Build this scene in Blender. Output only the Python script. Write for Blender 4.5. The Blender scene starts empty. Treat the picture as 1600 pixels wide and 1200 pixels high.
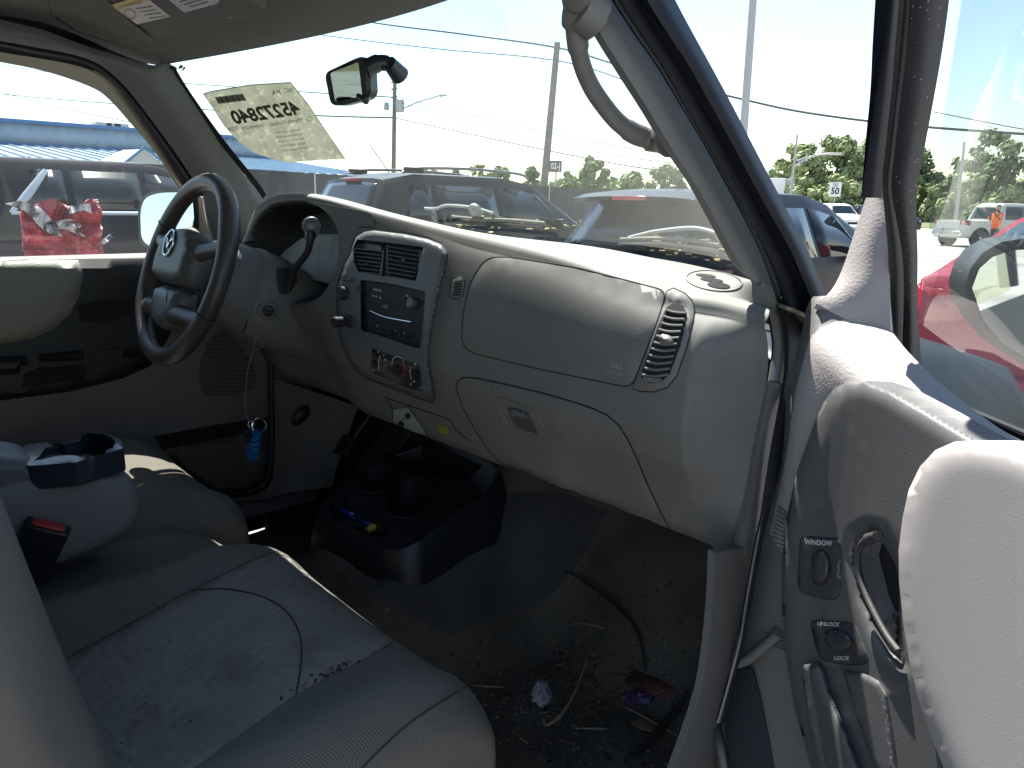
import bpy, bmesh, math, random
from mathutils import Vector, Matrix, geometry
from mathutils.bvhtree import BVHTree
R_ = math.radians
random.seed(7)
S = bpy.context.scene
COL = S.collection
# ------------------------------------------------------------------ camera
FPX = 1200.0                      # focal length in photograph pixels (1600 wide)
YAW, PITCH, ROLL = R_(47), math.atan(282/1200), R_(1.15)
CAM = Vector((1.12, -.544, 1.45))
fw = Vector((-math.sin(YAW)*math.cos(PITCH), math.cos(YAW)*math.cos(PITCH), -math.sin(PITCH)))
r0 = Vector((math.cos(YAW), math.sin(YAW), 0)); u0 = r0.cross(fw)
rt = r0*math.cos(ROLL)+u0*math.sin(ROLL); up = u0*math.cos(ROLL)-r0*math.sin(ROLL)
cd = bpy.data.cameras.new('camera'); cam = bpy.data.objects.new('camera', cd); COL.objects.link(cam)
cd.sensor_width = 36; cd.lens = 27; cd.clip_start = .02; cd.clip_end = 2000
cam.matrix_world = Matrix(((rt.x, up.x, -fw.x, CAM.x), (rt.y, up.y, -fw.y, CAM.y), (rt.z, up.z, -fw.z, CAM.z), (0, 0, 0, 1)))
S.camera = cam
# ------------------------------------------------------------------ light
SUN_AZ, SUN_EL = R_(61), R_(60)          # azimuth: degrees left of the truck's nose
sdir = Vector((-math.sin(SUN_AZ)*math.cos(SUN_EL), math.cos(SUN_AZ)*math.cos(SUN_EL), math.sin(SUN_EL)))
W = bpy.data.worlds.new('World'); S.world = W; W.use_nodes = True
nt = W.node_tree; bg = nt.nodes['Background']
sky = nt.nodes.new('ShaderNodeTexSky'); sky.sky_type = 'NISHITA'; sky.sun_disc = False
sky.sun_elevation = SUN_EL; sky.sun_rotation = -SUN_AZ; sky.air_density = 1.15; sky.dust_density = .35; sky.ozone_density = 1.0
nt.links.new(sky.outputs[0], bg.inputs[0]); bg.inputs[1].default_value = .075
sl = bpy.data.lights.new('sun', 'SUN'); so = bpy.data.objects.new('sun', sl); COL.objects.link(so)
sl.energy = 4.5; sl.angle = R_(.5); sl.color = (1, .95, .87)
so.rotation_euler = sdir.to_track_quat('Z', 'Y').to_euler()
S.view_settings.view_transform = 'Standard'; S.view_settings.look = 'None'; S.view_settings.gamma = 1
S.view_settings.exposure = 1.7
S.cycles.max_bounces = 10; S.cycles.diffuse_bounces = 5; S.cycles.transparent_max_bounces = 24
S.cycles.caustics_reflective = False; S.cycles.caustics_refractive = False
S.cycles.sample_clamp_indirect = 6

# ------------------------------------------------------------------ pixel tools: a photograph pixel meets a real plane or surface
def ray(x, y): return fw*FPX+rt*(x-800)-up*(y-600)
def pA(a, v):
    def f(x, y):
        d = ray(x, y); return CAM+d*((v-CAM[a])/d[a])
    return f
def pX(x, y, v): return pA(0, v)(x, y)
def pY(x, y, v): return pA(1, v)(x, y)
def pZ(x, y, v): return pA(2, v)(x, y)
def pP(x, y, P, n):
    d = ray(x, y); return CAM+d*((Vector(P)-CAM).dot(n)/d.dot(n))
def proj(P):
    d = P-CAM; z = d.dot(fw); return (800+FPX*d.dot(rt)/z, 600-FPX*d.dot(up)/z, z)

# ------------------------------------------------------------------ materials
MATS = {}
def N(t, ty, **kw):
    n = t.nodes.new(ty)
    for k, v in kw.items():
        if k[0] == 'i' and k[1:].isdigit(): n.inputs[int(k[1:])].default_value = v
        else: setattr(n, k, v)
    return n
def mat(name, col, rough=.6, metal=0, bump=None, bs=400, bd=.002, bst=.4, mott=0, ms=8, dirt=None, ds=6, dth=.55, spec=.5, coat=0, emit=None, speck=None, dust=None):
    """col base colour; mott: brightness mottling; dirt: second colour mixed by noise; speck: dust specks"""
    if name in MATS: return MATS[name]
    m = bpy.data.materials.new(name); m.use_nodes = True; t = m.node_tree; b = t.nodes['Principled BSDF']
    b.inputs['Roughness'].default_value = rough; b.inputs['Metallic'].default_value = metal
    b.inputs['Specular IOR Level'].default_value = spec; b.inputs['Coat Weight'].default_value = coat
    tc = N(t, 'ShaderNodeTexCoord'); L = t.links.new
    col = (*col, 1); src = None
    rgb = N(t, 'ShaderNodeRGB'); rgb.outputs[0].default_value = col; src = rgb.outputs[0]
    if mott:
        n = N(t, 'ShaderNodeTexNoise'); n.inputs['Scale'].default_value = ms; n.inputs['Detail'].default_value = 6; L(tc.outputs['Object'], n.inputs['Vector'])
        mr = N(t, 'ShaderNodeMapRange'); mr.inputs[1].default_value = .3; mr.inputs[2].default_value = .7; mr.inputs[3].default_value = 1-mott; mr.inputs[4].default_value = 1+mott
        L(n.outputs[0], mr.inputs[0]); mx = N(t, 'ShaderNodeVectorMath', operation='SCALE'); L(src, mx.inputs[0]); L(mr.outputs[0], mx.inputs['Scale']); src = mx.outputs[0]
    if dirt:
        n = N(t, 'ShaderNodeTexNoise'); n.inputs['Scale'].default_value = ds; n.inputs['Detail'].default_value = 8; n.inputs['Roughness'].default_value = .65; L(tc.outputs['Object'], n.inputs['Vector'])
        mr = N(t, 'ShaderNodeMapRange'); mr.inputs[1].default_value = dth; mr.inputs[2].default_value = dth+.16; L(n.outputs[0], mr.inputs[0])
        mx = N(t, 'ShaderNodeMix', data_type='RGBA'); L(mr.outputs[0], mx.inputs[0]); L(src, mx.inputs[6]); mx.inputs[7].default_value = (*dirt, 1); src = mx.outputs[2]
    if speck:
        v = N(t, 'ShaderNodeTexVoronoi'); v.inputs['Scale'].default_value = speck[1]; L(tc.outputs['Object'], v.inputs['Vector'])
        lt = N(t, 'ShaderNodeMath', operation='LESS_THAN'); L(v.outputs['Distance'], lt.inputs[0]); lt.inputs[1].default_value = speck[2]
        mx = N(t, 'ShaderNodeMix', data_type='RGBA'); L(lt.outputs[0], mx.inputs[0]); L(src, mx.inputs[6]); mx.inputs[7].default_value = (*speck[0], 1); src = mx.outputs[2]
    if dust:      # faces that look up: settled dust, plus sunlit brightness put into the colour
        g = N(t, 'ShaderNodeNewGeometry'); sx = N(t, 'ShaderNodeSeparateXYZ'); L(g.outputs['Normal'], sx.inputs[0])
        n = N(t, 'ShaderNodeTexNoise'); n.inputs['Scale'].default_value = 22; n.inputs['Detail'].default_value = 8; L(tc.outputs['Object'], n.inputs['Vector'])
        a = N(t, 'ShaderNodeMath', operation='MULTIPLY_ADD'); L(n.outputs[0], a.inputs[0]); a.inputs[1].default_value = .25; L(sx.outputs[2], a.inputs[2])
        mr = N(t, 'ShaderNodeMapRange'); mr.inputs[1].default_value = .92; mr.inputs[2].default_value = 1.14; L(a.outputs[0], mr.inputs[0])
        mx = N(t, 'ShaderNodeMix', data_type='RGBA'); L(mr.outputs[0], mx.inputs[0]); L(src, mx.inputs[6]); mx.inputs[7].default_value = (*dust, 1); src = mx.outputs[2]
    L(src, b.inputs['Base Color'])
    if emit: b.inputs['Emission Color'].default_value = (*emit[0], 1); b.inputs['Emission Strength'].default_value = emit[1]
    if bump:
        bn = N(t, 'ShaderNodeBump'); bn.inputs['Strength'].default_value = bst; bn.inputs['Distance'].default_value = bd
        if bump == 'leather':
            v = N(t, 'ShaderNodeTexVoronoi', feature='SMOOTH_F1'); v.inputs['Scale'].default_value = bs; L(tc.outputs['Object'], v.inputs['Vector']); h = v.outputs['Distance']
        elif bump == 'weave':
            mp = N(t, 'ShaderNodeMapping'); mp.inputs['Rotation'].default_value = (.3, .5, .6); L(tc.outputs['Object'], mp.inputs['Vector'])
            w = N(t, 'ShaderNodeTexWave', bands_direction='X'); w.inputs['Scale'].default_value = bs; w.inputs['Distortion'].default_value = 1.5; w.inputs['Detail'].default_value = 1; L(mp.outputs[0], w.inputs['Vector'])
            n2 = N(t, 'ShaderNodeTexNoise'); n2.inputs['Scale'].default_value = bs*3; L(tc.outputs['Object'], n2.inputs['Vector'])
            a = N(t, 'ShaderNodeMath', operation='ADD'); L(w.outputs[1], a.inputs[0]); L(n2.outputs[0], a.inputs[1]); h = a.outputs[0]
        elif bump == 'quilt':
            v = N(t, 'ShaderNodeTexVoronoi', feature='SMOOTH_F1'); v.inputs['Scale'].default_value = bs; v.inputs['Randomness'].default_value = .55; L(tc.outputs['Object'], v.inputs['Vector'])
            n2 = N(t, 'ShaderNodeTexNoise'); n2.inputs['Scale'].default_value = 900; L(tc.outputs['Object'], n2.inputs['Vector'])
            a = N(t, 'ShaderNodeMath', operation='MULTIPLY_ADD'); L(n2.outputs[0], a.inputs[0]); a.inputs[1].default_value = .25; L(v.outputs['Distance'], a.inputs[2]); h = a.outputs[0]
        elif bump == 'rib':
            w = N(t, 'ShaderNodeTexWave', bands_direction='X'); w.inputs['Scale'].default_value = bs; L(tc.outputs['Object'], w.inputs['Vector']); h = w.outputs[1]
        elif bump == 'ribz':
            w = N(t, 'ShaderNodeTexWave', bands_direction='Z'); w.inputs['Scale'].default_value = bs; L(tc.outputs['Object'], w.inputs['Vector']); h = w.outputs[1]
        else:
            n2 = N(t, 'ShaderNodeTexNoise'); n2.inputs['Scale'].default_value = bs; n2.inputs['Detail'].default_value = 6; L(tc.outputs['Object'], n2.inputs['Vector']); h = n2.outputs[0]
        L(h, bn.inputs['Height']); L(bn.outputs[0], b.inputs['Normal'])
    MATS[name] = m; return m
def glass(name, tint=(1, 1, 1), dust=0, dscale=30, ior=1.5, speck=False, dcol=(.8, .82, .78), thr=.62):
    if name in MATS: return MATS[name]
    m = bpy.data.materials.new(name); m.use_nodes = True; t = m.node_tree; L = t.links.new
    for n in list(t.nodes):
        if n.type != 'OUTPUT_MATERIAL': t.nodes.remove(n)
    out = t.nodes['Material Output']; tr = N(t, 'ShaderNodeBsdfTransparent'); tr.inputs[0].default_value = (*tint, 1)
    gl = N(t, 'ShaderNodeBsdfGlossy'); gl.inputs['Roughness'].default_value = .01
    lw = N(t, 'ShaderNodeLayerWeight'); lw.inputs[0].default_value = .5
    pw = N(t, 'ShaderNodeMath', operation='POWER'); L(lw.outputs[1], pw.inputs[0]); pw.inputs[1].default_value = 4.5
    fr = N(t, 'ShaderNodeMath', operation='MULTIPLY_ADD'); L(pw.outputs[0], fr.inputs[0]); fr.inputs[1].default_value = .92; fr.inputs[2].default_value = ((ior-1)/(ior+1))**2*1.6
    mx = N(t, 'ShaderNodeMixShader'); L(fr.outputs[0], mx.inputs[0]); L(tr.outputs[0], mx.inputs[1]); L(gl.outputs[0], mx.inputs[2]); last = mx.outputs[0]
    if dust:
        di = N(t, 'ShaderNodeBsdfDiffuse'); di.inputs[0].default_value = (*dcol, 1)
        tl = N(t, 'ShaderNodeBsdfTranslucent'); tl.inputs[0].default_value = (*dcol, 1)
        ad = N(t, 'ShaderNodeMixShader'); ad.inputs[0].default_value = .6; L(di.outputs[0], ad.inputs[1]); L(tl.outputs[0], ad.inputs[2])
        tc = N(t, 'ShaderNodeTexCoord'); n = N(t, 'ShaderNodeTexNoise'); n.inputs['Scale'].default_value = 7; n.inputs['Detail'].default_value = 5; L(tc.outputs['Object'], n.inputs['Vector'])
        mr = N(t, 'ShaderNodeMapRange'); mr.inputs[1].default_value = .3; mr.inputs[2].default_value = .75; mr.inputs[3].default_value = dust*.5; mr.inputs[4].default_value = dust*1.5; L(n.outputs[0], mr.inputs[0]); f = mr.outputs[0]
        if speck:
            v = N(t, 'ShaderNodeTexVoronoi'); v.inputs['Scale'].default_value = dscale; L(tc.outputs['Object'], v.inputs['Vector'])
            n3 = N(t, 'ShaderNodeTexNoise'); n3.inputs['Scale'].default_value = 9; n3.inputs['Detail'].default_value = 3; L(tc.outputs['Object'], n3.inputs['Vector'])
            q = N(t, 'ShaderNodeMapRange'); q.inputs[1].default_value = .45; q.inputs[2].default_value = .7; q.inputs[3].default_value = .02; q.inputs[4].default_value = .11; L(n3.outputs[0], q.inputs[0])
            lt = N(t, 'ShaderNodeMath', operation='LESS_THAN'); L(v.outputs['Distance'], lt.inputs[0]); L(q.outputs[0], lt.inputs[1])
            ml = N(t, 'ShaderNodeMath', operation='MULTIPLY'); ml.inputs[1].default_value = .3; L(lt.outputs[0], ml.inputs[0])
            a = N(t, 'ShaderNodeMath', operation='ADD'); L(f, a.inputs[0]); L(ml.outputs[0], a.inputs[1]); f = a.outputs[0]
        m2 = N(t, 'ShaderNodeMixShader'); L(f, m2.inputs[0]); L(last, m2.inputs[1]); L(ad.outputs[0], m2.inputs[2]); last = m2.outputs[0]
    L(last, out.inputs[0]); MATS[name] = m; return m

DASH = lambda: mat('grey_dash_plastic', (.122, .119, .113), .62, bump='leather', bs=1100, bd=.0005, bst=.3, mott=.05, ms=5, dirt=(.155, .15, .14), ds=5, dth=.52, dust=(.24, .23, .20))
DASHTOP = DASH
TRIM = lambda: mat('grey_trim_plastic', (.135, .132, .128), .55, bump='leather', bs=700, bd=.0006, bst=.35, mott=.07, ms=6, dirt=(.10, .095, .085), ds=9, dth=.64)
LTRIM = lambda: mat('light_grey_trim', (.24, .235, .20), .6, bump='leather', bs=450, bd=.0012, bst=.5, mott=.04, ms=6)
DOORT = lambda: mat('door_trim_plastic', (.34, .31, .30), .55, bump='leather', bs=380, bd=.0010, bst=.35, mott=.03, ms=6)
BLK = lambda: mat('black_plastic', (.017, .018, .021), .42, bump='leather', bs=900, bd=.0004, bst=.3, mott=.15, ms=12, dirt=(.04, .038, .036), ds=14, dth=.6)
CHAR = lambda: mat('charcoal_plastic', (.105, .105, .106), .40, bump='leather', bs=900, bd=.0004, bst=.3, mott=.1, ms=9, dirt=(.15, .145, .135), ds=16, dth=.56)
GAP = lambda: mat('dark_gap', (.012, .012, .013), .9)
RUB = lambda: mat('black_rubber', (.016, .017, .022), .55, mott=.2, ms=20, dirt=(.05, .048, .045), ds=30, dth=.62)
BODY = lambda: mat('dark_blue_body_paint', (.008, .010, .018), .5, coat=0, spec=.3, mott=.1, ms=9, dirt=(.035, .036, .042), ds=22, dth=.62)
FAB = lambda: mat('grey_seat_cloth', (.150, .136, .118), .95, spec=.15, bump='weave', bs=230, bd=.0008, bst=.4, mott=.1, ms=7, dirt=(.115, .10, .082), ds=7, dth=.6)
FABI = lambda: mat('embossed_seat_cloth', (.225, .206, .182), .95, spec=.15, bump='quilt', bs=75, bd=.006, bst=.8, mott=.14, ms=9, dirt=(.125, .105, .08), ds=8, dth=.54)
CHROME = lambda: mat('chrome', (.75, .76, .78), .18, 1)
MIRR = lambda: mat('mirror_silver', (.85, .87, .88), .02, 1)
WHITE = lambda: mat('white_print', (.7, .7, .7), .6)

# ------------------------------------------------------------------ mesh tools
def cr(p0, p1, p2, p3, t):
    return ((p1*2)+(p2-p0)*t+(p0*2-p1*5+p2*4-p3)*t*t+(p1*3-p0-p2*3+p3)*t*t*t)*.5
def spl(P, n, closed=False):
    P = [Vector(p) for p in P]; m = len(P); out = []
    rng = m if closed else m-1
    for i in range(rng):
        if closed: a, b, c, d = P[i-1], P[i], P[(i+1) % m], P[(i+2) % m]
        else: a, b, c, d = P[max(i-1, 0)], P[i], P[i+1], P[min(i+2, m-1)]
        for k in range(n): out.append(cr(a, b, c, d, k/n))
    if not closed: out.append(P[-1])
    return out
def rr(pts, r, n=5):
    out = []; m = len(pts); P = [Vector(p) for p in pts]
    for i in range(m):
        a, b, c = P[i-1], P[i], P[(i+1) % m]
        ra = min(r, (a-b).length*.49); rc = min(r, (c-b).length*.49)
        s = b+(a-b).normalized()*ra; e = b+(c-b).normalized()*rc
        for k in range(n+1):
            t = k/n; out.append(s*(1-t)**2+b*2*t*(1-t)+e*t*t)
    return [tuple(p) for p in out]
def interp(x, tab):
    if x <= tab[0][0]: return tab[0][1]
    for (a, u), (b, v) in zip(tab, tab[1:]):
        if x <= b:
            t = (x-a)/(b-a); return u+(v-u)*t
    return tab[-1][1]
def smi(x, tab):
    # smooth (hermite) interpolation
    n = len(tab)
    if x <= tab[0][0]: return tab[0][1]
    if x >= tab[-1][0]: return tab[-1][1]
    for i in range(n-1):
        if x <= tab[i+1][0]:
            x0, y0 = tab[i]; x1, y1 = tab[i+1]; h = x1-x0; t = (x-x0)/h
            m0 = (tab[i+1][1]-tab[i-1][1])/(tab[i+1][0]-tab[i-1][0]) if i > 0 else (y1-y0)/h
            m1 = (tab[i+2][1]-y0)/(tab[i+2][0]-x0) if i < n-2 else (y1-y0)/h
            return (2*t**3-3*t**2+1)*y0+(t**3-2*t**2+t)*h*m0+(-2*t**3+3*t**2)*y1+(t**3-t**2)*h*m1
def sst(a, b, x):
    t = max(0, min(1, (x-a)/(b-a))); return t*t*(3-2*t)
def inside(p, poly):
    x, y = p; c = False; j = len(poly)-1
    for i in range(len(poly)):
        xi, yi = poly[i]; xj, yj = poly[j]
        if (yi > y) != (yj > y) and x < (xj-xi)*(y-yi)/(yj-yi)+xi: c = not c
        j = i
    return c
def dpoly(p, poly):
    d = 1e9; px, py = p; j = len(poly)-1
    for i in range(len(poly)):
        ax, ay = poly[j]; bx, by = poly[i]; vx, vy = bx-ax, by-ay; l = vx*vx+vy*vy
        t = 0 if l == 0 else max(0, min(1, ((px-ax)*vx+(py-ay)*vy)/l))
        q = (ax+vx*t-px)**2+(ay+vy*t-py)**2
        if q < d: d = q
        j = i
    return math.sqrt(d)
def dens(poly, step):
    out = []; m = len(poly)
    for i in range(m):
        a = poly[i]; b = poly[(i+1) % m]; L = math.hypot(b[0]-a[0], b[1]-a[1])
        if L < 1e-3: continue
        k = max(1, int(L/step))
        for j in range(k): out.append((a[0]+(b[0]-a[0])*j/k, a[1]+(b[1]-a[1])*j/k))
    return out
def cdt(loops, step, grid=True):
    """triangulated region: first loop outer, others holes; returns pts, tris, loops of indices"""
    loops = [dens(l, step) for l in loops]; pts = []; li = []; edges = []
    for l in loops:
        s = len(pts); pts += l; n = len(l); li.append(list(range(s, s+n))); edges += [(s+i, s+(i+1) % n) for i in range(n)]
    if grid:
        xs = [p[0] for p in loops[0]]; ys = [p[1] for p in loops[0]]
        y = min(ys)+step*.5; row = 0
        while y < max(ys):
            x = min(xs)+step*(.5 if row % 2 else 0)
            while x < max(xs):
                p = (x, y)
                if inside(p, loops[0]) and not any(inside(p, h) for h in loops[1:]) and min(dpoly(p, l) for l in loops) > step*.45: pts.append(p)
                x += step
            y += step*.87; row += 1
    r = geometry.delaunay_2d_cdt([Vector(p) for p in pts], edges, [], 0, 1e-5)
    vs = [tuple(v) for v in r[0]]; mp = {}
    for new, olds in enumerate(r[3]):
        for o in olds: mp[o] = new
    tris = []
    for f in r[2]:
        c = (sum(vs[i][0] for i in f)/len(f), sum(vs[i][1] for i in f)/len(f))
        if inside(c, loops[0]) and not any(inside(c, h) for h in loops[1:]): tris.append(tuple(f))
    return vs, tris, [[mp[i] for i in l] for l in li], loops
class Surf:
    def __init__(s, v, f): s.t = BVHTree.FromPolygons(v, f)
    def hit(s, x, y):
        d = ray(x, y).normalized(); h = s.t.ray_cast(CAM, d)
        if h[0] is None: return None
        n = h[1]
        if n.dot(d) > 0: n = -n
        return h[0], n
    def get(s, x, y, cx=None, cy=None):
        h = s.hit(x, y)
        if h: return h
        for k in range(1, 30):
            t = k/30; q = s.hit(x+(cx-x)*t, y+(cy-y)*t)
            if q: return q
        q = s.t.find_nearest(CAM+ray(x, y)/FPX); return q[0], q[1]
def geto(sf, x, y, o, cx=None, cy=None):
    """point lifted o above the surface whose picture stays at pixel x,y, plus its foot and normal"""
    cx = x if cx is None else cx; cy = y if cy is None else cy
    h, n = sf.get(x, y, cx, cy)
    d = (h-CAM).normalized(); return h-d*(o/max(.3, abs(n.dot(d)))), h, n
class Planar:
    def __init__(s, P, n):
        s.P = Vector(P); s.n = Vector(n).normalized()
        if s.n.dot(CAM-s.P) < 0: s.n = -s.n
    def get(s, x, y, cx=None, cy=None): return pP(x, y, s.P, s.n), s.n
    hit = get
class MB:
    def __init__(s): s.v = []; s.f = []; s.m = []
    def add(s, v, f, m=0):
        o = len(s.v); s.v += [Vector(p) for p in v]; s.f += [tuple(i+o for i in q) for q in f]; s.m += [m]*len(f); return s
    def box(s, c, d, rot=None, m=0, taper=1):
        c = Vector(c); vs = []
        for z in (-1, 1):
            k = taper if z > 0 else 1
            for x, y in ((-1, -1), (1, -1), (1, 1), (-1, 1)):
                p = Vector((x*d[0]/2*k, y*d[1]/2*k, z*d[2]/2)); vs.append(c+(rot@p if rot else p))
        return s.add(vs, [(3, 2, 1, 0), (4, 5, 6, 7), (0, 1, 5, 4), (1, 2, 6, 5), (2, 3, 7, 6), (3, 0, 4, 7)], m)
    def tube(s, P, r, seg=8, m=0, closed=False, flat=1):
        P = [Vector(p) for p in P]; n = len(P); vs = []; fs = []
        T = []
        for i in range(n):
            a = P[i-1] if (closed or i > 0) else P[i]; b = P[(i+1) % n] if (closed or i < n-1) else P[i]
            T.append((b-a).normalized())
        u = T[0].orthogonal().normalized()
        for i in range(n):
            u = (u-T[i]*u.dot(T[i])).normalized(); w = T[i].cross(u); rad = r[i] if isinstance(r, (list, tuple)) else r
            for k in range(seg):
                a = 2*math.pi*k/seg; vs.append(P[i]+u*math.cos(a)*rad+w*math.sin(a)*rad*flat)
        for i in range(n if closed else n-1):
            j = (i+1) % n
            for k in range(seg): fs.append((i*seg+k, i*seg+(k+1) % seg, j*seg+(k+1) % seg, j*seg+k))
        if not closed: fs.append(tuple(range(seg-1, -1, -1))); fs.append(tuple((n-1)*seg+k for k in range(seg)))
        return s.add(vs, fs, m)
    def lathe(s, prof, M, seg=24, m=0, sx=1, sy=1):
        vs = []; fs = []; n = len(prof)
        for r, z in prof:
            for k in range(seg):
                a = 2*math.pi*k/seg; vs.append(M@Vector((r*math.cos(a)*sx, r*math.sin(a)*sy, z)))
        for i in range(n-1):
            for k in range(seg): fs.append((i*seg+k, i*seg+(k+1) % seg, (i+1)*seg+(k+1) % seg, (i+1)*seg+k))
        fs.append(tuple(range(seg-1, -1, -1))); fs.append(tuple((n-1)*seg+k for k in range(seg)))
        return s.add(vs, fs, m)
    def rings(s, rings, m=0, caps=True, closed=True):
        n = len(rings[0]); vs = [p for r in rings for p in r]; fs = []
        for i in range(len(rings)-1):
            for k in range(n if closed else n-1): fs.append((i*n+k, i*n+(k+1) % n, (i+1)*n+(k+1) % n, (i+1)*n+k))
        if caps and closed: fs.append(tuple(range(n-1, -1, -1))); fs.append(tuple((len(rings)-1)*n+k for k in range(n)))
        return s.add(vs, fs, m)
    def prism(s, loops, M, h, m=0, step=1e9):
        vs, tr, li, _ = cdt(loops, step, grid=False); n = len(vs)
        top = [M@Vector((x, y, h)) for x, y in vs]; bot = [M@Vector((x, y, 0)) for x, y in vs]
        fs = list(tr)+[tuple(i+n for i in reversed(t)) for t in tr]
        for l in li:
            for i in range(len(l)): a, b = l[i], l[(i+1) % len(l)]; fs.append((a, a+n, b+n, b))
        return s.add(top+bot, fs, m)
    def patch(s, rows, nu=4, nv=4, thick=.004, m=0, flip=None):
        """rows of control points -> smooth sheet with real thickness away from the camera side"""
        rr_ = [spl(r, nu) for r in rows]; cols = list(zip(*rr_)); cc = [spl(c, nv) for c in cols]
        g = list(zip(*cc)); H = len(g); Wd = len(g[0]); vs = [p for r in g for p in r]
        fs = [(i*Wd+j, i*Wd+j+1, (i+1)*Wd+j+1, (i+1)*Wd+j) for i in range(H-1) for j in range(Wd-1)]
        nr = [Vector() for _ in vs]
        for f in fs:
            q = (vs[f[2]]-vs[f[0]]).cross(vs[f[3]]-vs[f[1]])
            for i in f: nr[i] += q
        tot = sum(((nr[i]).dot(CAM-vs[i]) for i in range(len(vs))))
        if flip if flip is not None else tot < 0: fs = [tuple(reversed(f)) for f in fs]; nr = [-q for q in nr]
        if thick:
            n = len(vs); bk = [vs[i]-nr[i].normalized()*thick for i in range(n)]
            fb = [tuple(i+n for i in reversed(f)) for f in fs]
            bd = [i for i in range(Wd)]+[i*Wd+Wd-1 for i in range(1, H)]+[(H-1)*Wd+j for j in range(Wd-2, -1, -1)]+[i*Wd for i in range(H-2, 0, -1)]
            sd = [(bd[k], bd[(k+1) % len(bd)], bd[(k+1) % len(bd)]+n, bd[k]+n) for k in range(len(bd))]
            s.add(vs+bk, fs+fb+sd, m)
        else: s.add(vs, fs, m)
        return s
    def inlay(s, surf, poly, off=.002, holes=(), step=12, m=0, rnd=0, edge=0, edged=.01, sink=.002, dome=0, gap=0, gm=1, fn=None, prism_off=None):
        vs, tr, li, lp = cdt([poly]+list(holes), step); cx = sum(p[0] for p in poly)/len(poly); cy = sum(p[1] for p in poly)/len(poly)
        P = []; B = []
        for x, y in vs:
            o = off
            if rnd or dome:
                h, n = surf.get(x, y, cx, cy); d = dpoly((x, y), lp[0])*(h-CAM).length/FPX
                if rnd: t = min(1, d/rnd); o = off*(.25+.75*math.sqrt(max(0, 1-(1-t)**2)))
                if dome: o += dome*(1-math.exp(-d/.03))
            if edge:
                h, n = surf.get(x, y, cx, cy); d = min(dpoly((x, y), l) for l in lp)*(h-CAM).length/FPX; t = min(1, d/edged); o -= edge*(1-math.sqrt(max(0, 1-(1-t)**2)))
            if fn: o += fn(x, y)
            p_, h, n = geto(surf, x, y, o, cx, cy); P.append(p_); B.append(h-n*sink)
        n = len(P); fs = list(tr); used = {}; bv = []
        for l in li:
            k = len(l)
            for i in l:
                if i not in used: used[i] = n+len(bv); bv.append(B[i])
            for i in range(k): fs.append((l[i], l[(i+1) % k], used[l[(i+1) % k]], used[l[i]]))
        s.add(P+bv, fs, m)
        if gap:
            q = [surf.get(x, y, cx, cy) for x, y in lp[0]]; s.tube([a+b*.0003 for a, b in q], gap, 5, gm, True)
        return s
    def line(s, surf, pts, r=.001, m=0, n=6, off=.0003, closed=False, seg=5):
        P = spl([(x, y, 0) for x, y in pts], n, closed); cx = sum(p[0] for p in pts)/len(pts); cy = sum(p[1] for p in pts)/len(pts)
        return s.tube([geto(surf, p.x, p.y, off, cx, cy)[0] for p in P], r, seg, m, closed)
    def text(s, txt, fn, m=0, size=1, font_w=1, bold=0):
        """fn maps text coordinates to world"""
        c = bpy.data.curves.new('t', 'FONT'); c.body = txt; c.size = size; c.align_x = 'CENTER'; c.align_y = 'CENTER'; c.resolution_u = 3; c.offset = bold
        o = bpy.data.objects.new('t', c); COL.objects.link(o); dg = bpy.context.evaluated_depsgraph_get(); me = bpy.data.meshes.new_from_object(o.evaluated_get(dg))
        v = [fn(p.co.x, p.co.y) for p in me.vertices]; f = [tuple(p.vertices) for p in me.polygons]
        bpy.data.objects.remove(o); bpy.data.curves.remove(c); bpy.data.meshes.remove(me)
        return s.add(v, f, m)
    def surf(s): return Surf(s.v, s.f)
    def build(s, name, mats, parent=None, smooth=40, bevel=0, base=None, sub=0):
        if not isinstance(mats, (list, tuple)): mats = [mats]
        me = bpy.data.meshes.new(name); base = Vector(base) if base else None
        me.from_pydata([v-base for v in s.v] if base else s.v, [], s.f)
        for mm in mats: me.materials.append(mm)
        me.polygons.foreach_set('material_index', s.m)
        bm = bmesh.new(); bm.from_mesh(me); bmesh.ops.recalc_face_normals(bm, faces=bm.faces); bm.to_mesh(me); bm.free()
        me.polygons.foreach_set('use_smooth', [True]*len(me.polygons)); me.set_sharp_from_angle(angle=R_(smooth)); me.update()
        o = bpy.data.objects.new(name, me); COL.objects.link(o)
        if parent: o.parent = parent
        if base: o.location = base
        if bevel:
            b = o.modifiers.new('bevel', 'BEVEL'); b.width = bevel; b.segments = 2; b.limit_method = 'ANGLE'; b.angle_limit = R_(40)
        if sub:
            b = o.modifiers.new('sub', 'SUBSURF'); b.levels = sub; b.render_levels = sub
        return o
def empty(name, loc=(0, 0, 0), rz=0, parent=None):
    o = bpy.data.objects.new(name, None); COL.objects.link(o); o.location = loc; o.rotation_euler = (0, 0, rz); o.empty_display_size = .2
    if parent: o.parent = parent
    return o
def tag(o, label, cat, group=None):
    o['label'] = label; o['category'] = cat
    if group: o['group'] = group
    return o
def lab(o, l): o['label'] = l; return o
def struct(o): o['kind'] = 'structure'; return o
def frame(P, z, x=None):
    z = Vector(z).normalized(); x = Vector(x) if x else z.orthogonal(); x = (x-z*x.dot(z)).normalized(); y = z.cross(x)
    return Matrix(((x.x, y.x, z.x, P[0]), (x.y, y.y, z.y, P[1]), (x.z, y.z, z.z, P[2]), (0, 0, 0, 1)))
def at(surf, x, y, xr, yr):
    """matrix on a surface: origin at pixel, local x towards pixel (xr,yr), z outward"""
    h, n = surf.get(x, y, x, y); h2, _ = surf.get(xr, yr, x, y); return frame(h, n, h2-h)
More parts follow.
